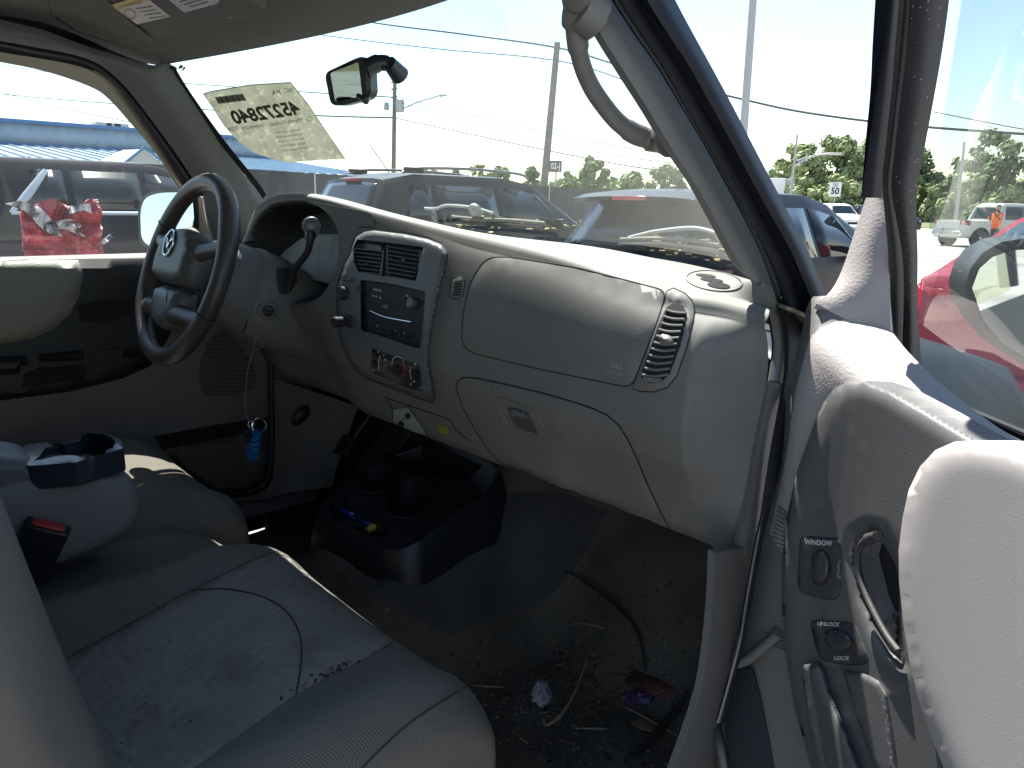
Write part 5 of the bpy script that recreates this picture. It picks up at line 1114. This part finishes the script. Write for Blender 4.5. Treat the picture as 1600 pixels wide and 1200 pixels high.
m = MB(); m.box(b+Vector((.2, .1, -.02)), (.9, .35, .16), Matrix.Rotation(.5, 3, 'Z')); m.build('lamp_head', mat('lamp_head', (.5, .5, .48), .4), r4, bevel=.05)
ppole('light_pole', 'thin pale light pole behind the door glass', 'light pole', (1496, 318), (1507, 222), 60, .14, .09, galv)
# ---- signs
sp_ = pY(868, 260, 34); sg_ = tag(empty('row_sign', (sp_.x, sp_.y, 0)), 'small brown sign with white digits on a post by the wooden pole', 'sign')
ang = math.atan2(CAM.x-sp_.x, -(CAM.y-sp_.y)); Rz = Matrix.Rotation(ang, 3, 'Z')
m = MB(); m.box((0, 0, sp_.z), (.76, .04, .66), Rz); m.build('board', mat('sign_brown', (.10, .085, .075), .6), sg_); m = MB(); m.text('02-J', lambda x, y: Rz@Vector((x*.36, -.03, y*.5))+Vector((0, 0, sp_.z)), 0, bold=.02); m.build('digits', WHITE(), sg_)
m = MB(); m.tube([(0, .06, 0), (0, .06, sp_.z)], .05, 8); m.build('post', galv, sg_)
sp_ = pY(1305, 296, 52); s2 = tag(empty('speed_sign', (sp_.x, sp_.y, 0)), 'white speed limit sign in front of the trees', 'speed sign'); ang = math.atan2(CAM.x-sp_.x, -(CAM.y-sp_.y)); Rz2 = Matrix.Rotation(ang, 3, 'Z')
m = MB(); m.box((0, 0, sp_.z), (.75, .03, .95), Rz2); m.build('board', mat('sign_white', (.7, .7, .7), .6), s2)
m = MB(); m.text('50', lambda x, y: Rz2@Vector((x*.52, -.03, y*.6-.12))+Vector((0, 0, sp_.z)), 0, bold=.02); m.text('SPEED\nLIMIT', lambda x, y: Rz2@Vector((x*.14, -.03, y*.14+.28))+Vector((0, 0, sp_.z)), 0); m.build('lettering', GAP(), s2)
m = MB(); m.tube([(0, .05, 0), (0, .05, sp_.z)], .04, 8); m.build('post', galv, s2)
# ---- wires
cab_ = mat('cable_dark', (.03, .03, .035), .7)
def wire(pts, Y, wpx, label):
    P = spl([pY(x, y, Y) for x, y in pts], 8); c = P[len(P)//2]; m = MB(); d_ = (c-CAM).length; m.tube(P, wpx/2*d_/FPX, 5); o = m.build('overhead_wire', cab_, base=c); tag(o, label, 'wire', 'overhead wires')
wire([(300, -22), (430, 6), (575, 34), (720, 53), (868, 74), (960, 100), (1070, 132), (1160, 155), (1260, 176), (1420, 196), (1640, 212)], 40, 2.6, 'thickest overhead cable crossing the whole windscreen')
wire([(330, 28), (490, 53), (680, 76), (866, 94), (990, 130), (1100, 168)], 40, 1.4, 'thin wire just below the thickest cable')
wire([(-40, 96), (120, 118), (330, 133), (480, 144), (616, 152)], 45, 1.1, 'wire from the left to the top of the distant pole')
wire([(616, 150), (760, 185), (880, 212), (1010, 236), (1130, 252)], 45, 1.0, 'wire running down right from the top of the distant pole')
wire([(618, 158), (760, 200), (880, 228), (1010, 250), (1140, 262)], 45, 1.0, 'second wire running down right from the distant pole')
wire([(-40, 143), (100, 156), (300, 170), (480, 180), (616, 184)], 45, 1.5, 'middle wire left of the distant pole')
wire([(616, 184), (760, 215), (880, 240), (1000, 262), (1080, 268)], 45, 1.5, 'lowest wire right of the distant pole')
wire([(-40, 132), (60, 160), (190, 188), (380, 215)], 45, .9, 'faint wire sloping down above the warehouse roof')
wire([(1460, 175), (1600, 202), (1700, 215)], 60, 1.2, 'wire beside the tree at the right edge')
# ---- trees
def leafm(n, c): return mat(n, c, .8, spec=.2, mott=.35, ms=.8)
LM = [leafm('leaf_mid', (.21, .265, .13)), leafm('leaf_light', (.28, .33, .16)), leafm('leaf_dark', (.16, .21, .10))]
bark = mat('bark', (.12, .095, .07), .95, mott=.3, ms=4)
def tree(loc, H, Rr, label, group, mi=0, dens=1.0, th=.12, seed=0, sparse=0, base=.18):
    rnd = random.Random(seed); root = tag(empty('tree', loc), label, 'tree', group)
    m = MB(); tips = []
    m.tube([(0, 0, 0), (.1, 0, H*.3), (0, .1, H*.75)], [H*.028, H*.02, H*.006], 8)
    for k in range(9):
        a = rnd.uniform(0, 6.28); z0 = H*rnd.uniform(.22, .55); r = Rr*rnd.uniform(.5, .9); z1 = z0+H*rnd.uniform(.15, .35)
        m.tube([(0, 0, z0), (math.cos(a)*r*.5, math.sin(a)*r*.5, (z0+z1)/2+.02*H), (math.cos(a)*r, math.sin(a)*r, z1)], [H*.012, H*.008, H*.003], 6); tips.append((math.cos(a)*r, math.sin(a)*r, z1))
    m.build('trunk', bark, root)
    cl = []
    for k in range(int(26*dens)):
        a = rnd.uniform(0, 6.28); t = rnd.uniform(0, 1); z = H*(base+(1-base)*t); env = math.sin(math.pi*min(1, (t*.82+.14)))**.6
        r = Rr*env*math.sqrt(rnd.uniform(.1, 1)); cl.append((Vector((math.cos(a)*r, math.sin(a)*r, z-.05*H)), Rr*rnd.uniform(.18, .36)))
    v = []; f = []
    s_ = th
    for c, r in cl:
        for q in range(int(150*(1-sparse))):
            dv = Vector((rnd.gauss(0, 1), rnd.gauss(0, 1), rnd.gauss(0, .8))); dv = dv.normalized()*r*rnd.uniform(.35, 1.08); p = c+dv; n = (dv.normalized()+Vector((rnd.uniform(-.7, .7), rnd.uniform(-.7, .7), rnd.uniform(-.2, .9)))).normalized()
            a = n.orthogonal().normalized(); b = n.cross(a); k_ = s_*rnd.uniform(.6, 1.5); o = len(v); v += [p-a*k_, p+b*k_*.6, p+a*k_, p-b*k_*.6]; f.append((o, o+1, o+2, o+3))
    m = MB(); m.add(v, f); m.build('crown', LM[mi], root, smooth=1)
def tpx(x, ytop, D_, half_px, label, group=None, mi=0, seed=0, **k):
    az = ray(x, 320); g = Vector((az.x, az.y, 0)).normalized(); p = CAM+g*D_; t = pP(x, ytop, (p.x, p.y, 0), (g.x, g.y, 0)); Hh = t.z; depth = (Vector((p.x, p.y, 1.4))-CAM).dot(fw)
    tree((p.x, p.y, 0), Hh, half_px*depth/FPX, label, group, mi, seed=seed, **k)
G1 = 'trees on the horizon seen through the windscreen'
tpx(925, 241, 105, 24, 'round tree standing tallest right of the brown sign', G1, 0, 1, th=.3); tpx(985, 267, 110, 26, 'low bushy tree right of the round tree', G1, 1, 2, th=.3); tpx(1040, 261, 108, 34, 'low wide tree just left of the windscreen pillar', G1, 1, 3, th=.3)
tpx(828, 262, 112, 22, 'small tree directly left of the wooden pole', G1, 0, 4, th=.3); tpx(780, 260, 115, 24, 'light small tree left of the wooden pole pair', G1, 1, 5, th=.28, sparse=.3); tpx(745, 252, 118, 20, 'sparse half bare treetop above the black suv', G1, 1, 6, th=.25, sparse=.75); tpx(716, 258, 118, 14, 'smallest sparse treetop above the black suv', G1, 1, 16, th=.25, sparse=.8); tpx(890, 268, 112, 20, 'pale bush beside the brown sign', G1, 1, 7, th=.3)
G2 = 'leafy trees beyond the lot entrance'
tpx(1243, 222, 78, 36, 'broad leafy tree left of the street lamp arm', G2, 1, 8, th=.22, dens=2.3); tpx(1300, 214, 80, 42, 'broad leafy tree behind the speed sign', G2, 1, 9, th=.22, dens=2.3); tpx(1362, 216, 82, 44, 'leafy tree partly hidden by the door frame', G2, 1, 10, th=.22, dens=2.3); tpx(1420, 236, 84, 40, 'tree seen through the left part of the door glass', G2, 2, 11, th=.22, dens=1.3)
tpx(1540, 199, 72, 46, 'open branching tree right of the door glass edge', G2, 0, 12, th=.2, dens=1.3, sparse=.25); tpx(1600, 268, 74, 40, 'low green tree at the right picture edge', G2, 1, 13, th=.22); tpx(1480, 270, 80, 34, 'low green tree behind the silver pickup', G2, 1, 14, th=.22); tpx(1565, 285, 70, 34, 'low green bush behind the worker', G2, 1, 15, th=.22); tpx(1310, 272, 70, 34, 'yellow green bush below the speed sign', G2, 1, 17, th=.2); tpx(1255, 280, 70, 30, 'low bush beside the street lamp foot', G2, 1, 18, th=.2)
# hedge line that reads as one mass
rnd = random.Random(5); v = []; f = []
for k in range(15000):
    t = rnd.random(); az = R_(100-120*t); D_ = 122+8*math.sin(t*40)+rnd.uniform(-3, 3); z = rnd.uniform(0, 4.4+1.2*math.sin(t*67)+.8*math.sin(t*151)); p = CAM+Vector((-math.sin(az)*D_, math.cos(az)*D_, z-1.4)); a = Vector((rnd.uniform(-1, 1), rnd.uniform(-1, 1), rnd.uniform(-1, 1))).normalized(); b = a.orthogonal().normalized(); k_ = rnd.uniform(.4, .9); o = len(v); v += [p-a*k_, p+b*k_*.7, p+a*k_, p-b*k_*.7]; f.append((o, o+1, o+2, o+3))
m = MB(); m.add(v, f); o = m.build('far_hedge', LM[1], smooth=1); o['kind'] = 'stuff'; tag(o, 'continuous low green hedge line on the horizon', 'hedge')
# ---- trailer
p = pY(1212, 300, 64); tr = tag(empty('box_trailer', (p.x, p.y, 0), R_(20)), 'white box trailer partly hidden behind the windscreen pillar', 'trailer'); m = MB(); m.box((0, 0, 2.6), (2.5, 7, 2.7)); m.build('box', whitep, tr, bevel=.05)
m = MB(); m.box((0, 0, 1.1), (2.2, 7, .25)); m.build('chassis', GAP(), tr)
for sx in (-1, 1):
    for y in (-2.4, -1.3): m = MB(); m.lathe([(.3, -.12), (.5, -.12), (.5, .12), (.3, .12)], Matrix.Translation((sx*1.05, y, .5))@Matrix.Rotation(R90, 4, 'Y'), 20); m.build('wheel', TYRE, tr)
# ---- worker in orange
pp = pZ(1550, 391, 0); g = Vector((pp.x, pp.y, 0)); wk = tag(empty('person', g, R_(150)), 'person in an orange vest with both hands raised to the face', 'person')
def skin_fig(edges, rad, name, m_, parent, sub=2):
    vs = list(edges['v']); me = bpy.data.meshes.new(name); me.from_pydata([Vector(p) for p in vs], edges['e'], []); o = bpy.data.objects.new(name, me); COL.objects.link(o); o.parent = parent; me.materials.append(m_)
    sk = o.modifiers.new('skin', 'SKIN'); sk.use_smooth_shade = True
    for i, r in enumerate(rad): me.skin_vertices[0].data[i].radius = (r, r); me.skin_vertices[0].data[i].use_root = (i == 0)
    s_ = o.modifiers.new('sub', 'SUBSURF'); s_.levels = sub; s_.render_levels = sub; return o
V_ = [(0, 0, .95), (0, 0, 1.15), (0, .0, 1.38), (0, 0, 1.50), (0, .01, 1.62), (0, .01, 1.72), (.1, 0, .90), (.12, .02, .5), (.12, -.02, .09), (.13, .12, .04), (-.1, 0, .90), (-.13, .06, .5), (-.12, 0, .09), (-.13, .13, .04), (.19, 0, 1.42), (.26, .10, 1.18), (.10, .24, 1.42), (.05, .22, 1.52), (-.19, 0, 1.42), (-.27, .10, 1.20), (-.12, .24, 1.42), (-.06, .22, 1.52)]
E_e = [(0, 1), (1, 2), (2, 3), (3, 4), (4, 5), (0, 6), (6, 7), (7, 8), (8, 9), (0, 10), (10, 11), (11, 12), (12, 13), (2, 14), (14, 15), (15, 16), (16, 17), (2, 18), (18, 19), (19, 20), (20, 21)]
me = bpy.data.meshes.new('tmp')
def build_person():
    me = bpy.data.meshes.new('body'); me.from_pydata([Vector(p) for p in V_], E_e, []); o = bpy.data.objects.new('body', me); COL.objects.link(o); o.parent = wk
    me.materials.append(mat('person_dark_clothes', (.05, .055, .07), .9)); o.modifiers.new('skin', 'SKIN')
    if not me.skin_vertices:
        bm = bmesh.new(); bm.from_mesh(me); bm.verts.layers.skin.verify(); bm.to_mesh(me); bm.free()
    R = [.13, .13, .15, .06, .09, .08, .10, .07, .045, .04, .10, .07, .045, .04, .07, .05, .038, .04, .07, .05, .038, .04]
    for i, r in enumerate(R): me.skin_vertices[0].data[i].radius = (r, r); me.skin_vertices[0].data[i].use_root = i == 0
    s_ = o.modifiers.new('sub', 'SUBSURF'); s_.levels = 2; s_.render_levels = 2
build_person()
m = MB(); m.rings([[Vector((a*math.cos(t/16*6.283), b*math.sin(t/16*6.283), z)) for t in range(16)] for a, b, z in ((.2, .15, .86), (.19, .15, 1.05), (.21, .165, 1.3), (.2, .14, 1.42), (.09, .08, 1.5))]); m.build('vest', mat('vest_orange', (.85, .16, .03), .7), wk)
for sx in (-1, 1): m = MB(); m.tube([(sx*.19, 0, 1.42), (sx*.265, .10, 1.19), (sx*.20, .17, 1.3)], [.075, .065, .055], 10); m.build('sleeve', mat('vest_orange', (0, 0, 0), 1), wk)
m = MB(); m.lathe([(.06, -.11), (.085, -.05), (.09, .03), (.06, .10), (.01, .12)], Matrix.Translation((0, .01, 1.66)), 14); m.build('head', mat('skin', (.45, .25, .17), .6), wk)
m = MB(); m.lathe([(.092, .02), (.09, .07), (.05, .12), (.01, .13)], Matrix.Translation((0, .0, 1.66)), 14); m.build('cap', mat('cap_dark', (.05, .05, .06), .8), wk)

# =================================================================== SMALL THINGS IN THE CAB
# paper sheet on the windscreen, print reversed from inside
pa = MB(); PP = [(317, 146), (330, 142), (390, 132), (454, 128), (480, 160), (510, 205), (540, 248), (500, 250), (470, 252), (450, 254), (420, 246), (396, 238), (380, 226), (365, 213), (350, 196), (332, 168)]
class WOff:
    def get(s, x, y, cx=None, cy=None): h, n = WSF.get(x, y, 430, 190); return h, n
pa.inlay(WOff(), PP, .003, step=12, sink=-.001)
def papertext(txt, x0, y0, sx, sy, ux, uy, m=1, bold=0):
    def fn(tx, ty): h, n = WSF.get(x0+sx*tx+ux*ty, y0+sy*tx+uy*ty, 430, 190); return h+n*.0045
    pa.text(txt, fn, m, bold=bold)
papertext('45272840', 417, 176, -25.5, -.2+3.2, 12, -32, 1, .03) if False else papertext('45272840', 416, 175, -26, 4.2, -14, -28, 1, .035)
papertext('C.J. Mazda Pickup   Inventory 7/24', 424, 192, -9.5, 1.3, -4, -9, 2); papertext('PA', 433, 143, -12, 1, -4, -10, 1); papertext('SC', 452, 139, -12, 1, -4, -10, 2)
for k in range(5): papertext('Vehicle release form', 450+k*3, 203+k*7, -5, .6, -2, -5, 2)
for k in range(15):
    x = 337+k*2.9; wd = .5+.4*((k*7) % 3)/2; pa.inlay(WOff(), [(x, 151-k*.35), (x+wd, 151-k*.35), (x+wd+6, 161-k*.35), (x+6, 161-k*.35)], .0045, step=20, m=1, sink=-.004)
pm = mat('yellowed_paper', (.30, .31, .24), .9, mott=.15, ms=30, dirt=(.55, .52, .36), ds=70, dth=.52)
nt_ = pm.node_tree; b_ = nt_.nodes['Principled BSDF']; tl = N(nt_, 'ShaderNodeBsdfTranslucent'); ms_ = N(nt_, 'ShaderNodeMixShader'); ms_.inputs[0].default_value = .25; src_ = b_.inputs['Base Color'].links[0].from_socket
nt_.links.new(src_, tl.inputs[0]); nt_.links.new(b_.outputs[0], ms_.inputs[1]); nt_.links.new(tl.outputs[0], ms_.inputs[2]); nt_.links.new(ms_.outputs[0], nt_.nodes['Material Output'].inputs[0])
tag(pa.build('paper_sheet', [pm, mat('ink_dark', (.04, .045, .03), .8), mat('ink_faded', (.18, .18, .13), .8)]), 'yellowed paper with reversed number 45272840 stuck on the windscreen', 'paper sheet')
stk = MB()
for dx, dy, r in ((0, 0, 3.2), (5, 2, 2.2), (3, 5, 1.6), (-3, 2, 1.5)): stk.inlay(WOff(), [(283+dx+r*math.cos(a*1.05), 104+dy+r*math.sin(a*1.05)) for a in range(6)], .003, step=4, sink=-.001)
tag(stk.build('inspection_sticker', mat('sticker_green', (.30, .36, .04), .7)), 'tiny yellow green sticker in the upper corner of the windscreen', 'sticker')
# keys on a wire
kw = tag(empty('key_bunch', pX(405, 665, -.33)), 'bunch of keys with blue tag hanging on a wire under the column', 'keys'); kb_ = pX(405, 665, -.33)
m = MB(); m.tube([p-kb_ for p in spl([pX(401, 521, -.31), pX(396, 545, -.31), pX(388, 575, -.32), pX(383, 620, -.33), pX(384, 645, -.33), pX(390, 660, -.33)], 5)], .0009, 6); m.tube([p-kb_ for p in spl([pX(401, 521, -.31), pX(412, 540, -.31), pX(395, 548, -.31)], 4)], .0007, 6); m.build('hanging_wire', mat('wire_grey', (.3, .3, .3), .4, .5), kw)
def ring(c, n, r, t): 
    M = frame(c, n); k = MB(); k.tube([M@Vector((r*math.cos(a/20*6.283), r*math.sin(a/20*6.283), 0)) for a in range(20)], t, 6, 0, True); return k
ring(Vector((0, 0, .0)), (.7, -.6, .2), .0145, .0013).build('key_ring', CHROME(), kw); ring(pX(393, 663, -.33)-kb_, (.5, -.6, .3), .007, .001).build('key_ring', CHROME(), kw)
def flatkey(name, px0, m_, w_, thick=.003):
    P = [pX(x, y, -.33)-kb_ for x, y in px0]; m = MB(); n = (CAM-kb_).normalized(); k = len(P); m.add([p+n*thick for p in P]+[p-n*thick for p in P], [tuple(range(k)), tuple(range(2*k-1, k-1, -1))]+[(i, (i+1) % k, (i+1) % k+k, i+k) for i in range(k)]); m.build(name, m_, kw)
flatkey('blue_tag', [(394, 672), (402, 670), (408, 676), (406, 700), (403, 716), (398, 721), (388, 718), (385, 706), (388, 690)], mat('tag_blue', (.01, .12, .32), .35, mott=.3, ms=80), 1, .004)
flatkey('key_fob', [(380, 672), (392, 668), (395, 680), (390, 692), (382, 690)], BLK(), 1, .005); flatkey('door_key', [(408, 668), (418, 674), (419, 690), (416, 705), (409, 700), (406, 684)], BLK(), 1, .003); flatkey('door_key', [(382, 700), (385, 701), (380, 724), (377, 722)], CHROME(), 1, .001)
m = MB(); n = (CAM-kb_).normalized()
def ttag(x, y): p = pX(398+x*6-y*1, 695-y*9, -.33)-kb_; return p+n*.0048
for i in range(3): m.tube([ttag(-.8, .9-i*.8), ttag(.2, .8-i*.8), ttag(.9, 1.0-i*.8)], .0006, 5)
m.build('tag_print', mat('tag_print', (.4, .5, .6), .5), kw)
# pens in the console tray
def item(name, label, cat, m_, P, r, mats, z=None):
    m = MB(); m.tube(P, r, 10); o = m.build(name, mats, base=sum(P, Vector())/len(P)); tag(o, label, cat); return o
tray = pC(-.030)
q = lambda x, y, dz=.008: tray.get(x, y)[0]+Vector((0, 0, dz))
tag((lambda m: (m.tube([q(535, 802), q(548, 810), q(584, 829)], [.0045, .0065, .006], 10, 0), m.tube([q(548, 812, .016), q(566, 821, .016)], .0015, 6, 1), m.build('blue_pen', [mat('pen_blue', (.02, .04, .40), .25, coat=.5), WHITE()]))[2])(MB()), 'dark blue pen lying in the front tray of the floor console', 'pen')
tag((lambda m: (m.tube([q(574, 835), q(580, 831), q(591, 827)], [.0075, .008, .0078], 12, 0), m.build('yellow_lighter', [mat('plastic_yellow', (.50, .36, .02), .35)]))[1])(MB()), 'short yellow plastic cap lying beside the blue pen', 'plastic cap')
tag((lambda m: (m.tube([q(548, 818, .005), q(572, 831, .005)], .0022, 8, 0), m.tube([q(572, 831, .005), q(577, 834, .005)], .003, 8, 0), m.build('silver_screw', [CHROME()]))[2])(MB()), 'thin silver rod lying in front of the blue pen', 'metal rod')
# floor litter
def fz(x, y, dz=.004): h, n = FS.get(x, y, 900, 1000); return h+Vector((0, 0, dz))
straw = mat('dry_straw', (.34, .27, .17), .8, mott=.2, ms=60); darkst = mat('dark_stem', (.03, .022, .016), .9)
def stick(label, pts, r, m_, nm='dry_stem', taper=.4):
    P = spl([fz(x, y, dz) for x, y, dz in pts], 5); n = len(P); c = P[n//2]; m = MB(); m.tube(P, [r*(1-(1-taper)*abs(2*i/n-1)) for i in range(n)], 7); o = m.build(nm, m_, base=c); tag(o, label, 'stem')
stick('pale bent dry stem curving beside the white paper scrap', [(916, 1040, .012), (905, 1075, .014), (888, 1110, .012), (868, 1132, .008), (852, 1138, .006), (850, 1132, .01)], .0033, straw)
stick('long dark stem arching across the bare carpet', [(878, 897, .010), (905, 918, .02), (940, 945, .022), (975, 975, .02), (995, 1000, .016), (1004, 1030, .012), (1008, 1052, .006)], .0036, darkst)
stick('thick dark stem at the lower right corner of the footwell', [(985, 1192, .01), (1020, 1168, .02), (1050, 1140, .03), (1075, 1105, .03)], .0075, darkst)
stick('thin straw lying alone in the middle of the carpet', [(893, 978, .004), (915, 979, .006), (944, 985, .004)], .0014, straw); stick('tiny straw crossing the thin one', [(908, 984, .003), (909, 970, .005)], .001, straw)
stick('thin straw below the pale bent stem', [(897, 1141, .004), (925, 1145, .008), (948, 1142, .004)], .002, straw); stick('grey twig left of the white paper scrap', [(736, 1074, .004), (762, 1077, .006), (790, 1077, .004)], .0016, straw); stick('straw lying left of the wrapper', [(975, 1108, .004), (1000, 1125, .01), (1060, 1160, .01)], .0014, straw)
rnd = random.Random(11); m = MB()
for k in range(3200):
    x = rnd.gauss(900, 110); y = rnd.gauss(1090, 70) if k % 4 else rnd.uniform(880, 1200)
    if k % 5 == 0: x = rnd.uniform(400, 720); y = rnd.uniform(835, 990)
    if not (380 < x < 1110) or y < 800: continue
    h = FS.hit(x, y)
    if not h: continue
    p = h[0]+Vector((0, 0, .002)); s_ = rnd.uniform(.0007, .0023)*(1.8 if rnd.random() < .1 else 1); mi = rnd.choice([0, 0, 1, 0, 1, 1, 2, 3, 1, 3, 0]); Rm = Matrix.Rotation(rnd.uniform(0, 3.1), 3, 'Z')@Matrix.Rotation(rnd.uniform(-.6, .6), 3, 'X')
    if rnd.random() < .25: m.box(p+Vector((0, 0, .002)), (s_*5, s_*.45, s_*.4), Rm, mi)
    else: m.box(p, (s_*1.6, s_, s_*.7), Rm, mi)
o = m.build('floor_debris', [mat('crumb_brown', (.05, .035, .02), .9), mat('crumb_tan', (.2, .15, .08), .9), mat('crumb_pale', (.3, .25, .17), .9), mat('crumb_dark', (.02, .017, .014), .9)]); o['kind'] = 'stuff'; tag(o, 'crumbs, chaff and soil scattered over the footwell carpet', 'debris')
def blob(name, label, cat, cx, cy, a, b, hgt, m_, seed, flat=1):
    rnd = random.Random(seed); m = MB(); c = fz(cx, cy, .004); e = fz(cx+a, cy, .004); f_ = fz(cx, cy+b, .004); ax_, ay_ = e-c, f_-c; R = []
    for i in range(9):
        th = i/8; R.append([c+(ax_*math.cos(t/22*6.283)+ay_*math.sin(t/22*6.283))*(math.sin(math.pi*(.5-.5*th)+.0)+.02)*(1+rnd.uniform(-.22, .22))+Vector((0, 0, hgt*th*(1+rnd.uniform(-.3, .3)))) for t in range(22)])
    m.rings(R); o = m.build(name, m_, base=c, smooth=25); tag(o, label, cat); return o
blob('paper_scrap', 'crumpled white paper scrap on the dirty carpet', 'paper scrap', 846, 1088, 15, 18, .022, mat('scrap_white', (.42, .41, .42), .9, mott=.15, ms=120, dirt=(.05, .05, .06), ds=70, dth=.6), 1)
blob('candy_wrapper', 'crumpled purple and silver wrapper among the leaves', 'wrapper', 994, 1094, 24, 10, .012, mat('wrapper_purple', (.08, .05, .12), .25, .3, mott=.6, ms=150, dirt=(.35, .2, .4), ds=110, dth=.6), 2)
def leaf(label, pts, m_, lift=.01):
    P = [fz(x, y, 0) for x, y in pts]; c = sum(P, Vector())/len(P); n = len(P); v = [c+Vector((0, 0, lift*.3))]+[p+Vector((0, 0, lift*(.6+.6*math.sin(i*2.1)))) for i, p in enumerate(P)]; m = MB(); m.add(v, [(0, 1+i, 1+(i+1) % n) for i in range(n)]); o = m.build('dead_leaf', m_, base=c, smooth=60); sd = o.modifiers.new('s', 'SOLIDIFY'); sd.thickness = .0008; tag(o, label, 'leaf', 'dead leaves on the carpet')
lb = mat('leaf_russet', (.12, .045, .025), .8, mott=.4, ms=60); lg = mat('leaf_olive', (.20, .19, .11), .7, mott=.2, ms=40)
leaf('long russet leaf behind the purple wrapper', [(990, 1082), (1010, 1066), (1035, 1062), (1044, 1074), (1058, 1090), (1040, 1094), (1015, 1090)], lb); leaf('dull red leaf left of the russet leaf', [(975, 1070), (992, 1056), (1020, 1060), (1012, 1076), (990, 1082)], mat('leaf_red', (.06, .02, .018), .8, mott=.4, ms=60)); leaf('small curled brown leaf by the door sill trim', [(1072, 1108), (1082, 1100), (1092, 1106), (1086, 1118), (1075, 1114)], lb)
leaf('olive grey leaf in the lower right corner of the footwell', [(1060, 1168), (1072, 1145), (1088, 1132), (1098, 1134), (1097, 1150), (1084, 1164), (1066, 1172)], lg, .02); leaf('tiny brown leaf right of the pale bent stem', [(912, 1062), (925, 1060), (934, 1064), (928, 1075)], lb); leaf('tan leaf fragment at the foot of the seat', [(708, 1180), (722, 1172), (736, 1178), (728, 1190), (714, 1190)], mat('leaf_tan', (.25, .19, .12), .8, mott=.3, ms=60)); leaf('broad brown leaf left of the thick dark stem', [(985, 1132), (1010, 1126), (1040, 1140), (1030, 1152), (1000, 1148)], mat('leaf_tan', (0, 0, 0), 1))
# bits on the seat seam
SF = CS
rnd = random.Random(4); m = MB()
for k in range(60):
    t = rnd.random()**.6*.55; x = 430+230*t+rnd.gauss(0, 3); y = 1102-124*t+rnd.gauss(0, 3)
    if k % 3 == 0: x = rnd.uniform(150, 700); y = rnd.uniform(850, 1180)
    h = SF.hit(x, y)
    if not h: continue
    s_ = rnd.uniform(.0006, .0024)*(.7 if k % 3 == 0 else 1); m.box(h[0]+h[1]*.004, (s_*1.8, s_, s_*.7), Matrix.Rotation(rnd.uniform(0, 3), 3, 'Z'), rnd.choice([0, 0, 1]))
o = m.build('seat_crumbs', [mat('crumb_dark', (0, 0, 0), 1), mat('crumb_tan', (0, 0, 0), 1)]); o['kind'] = 'stuff'; tag(o, 'dark crumbs caught along the seam of the passenger cushion', 'crumbs')
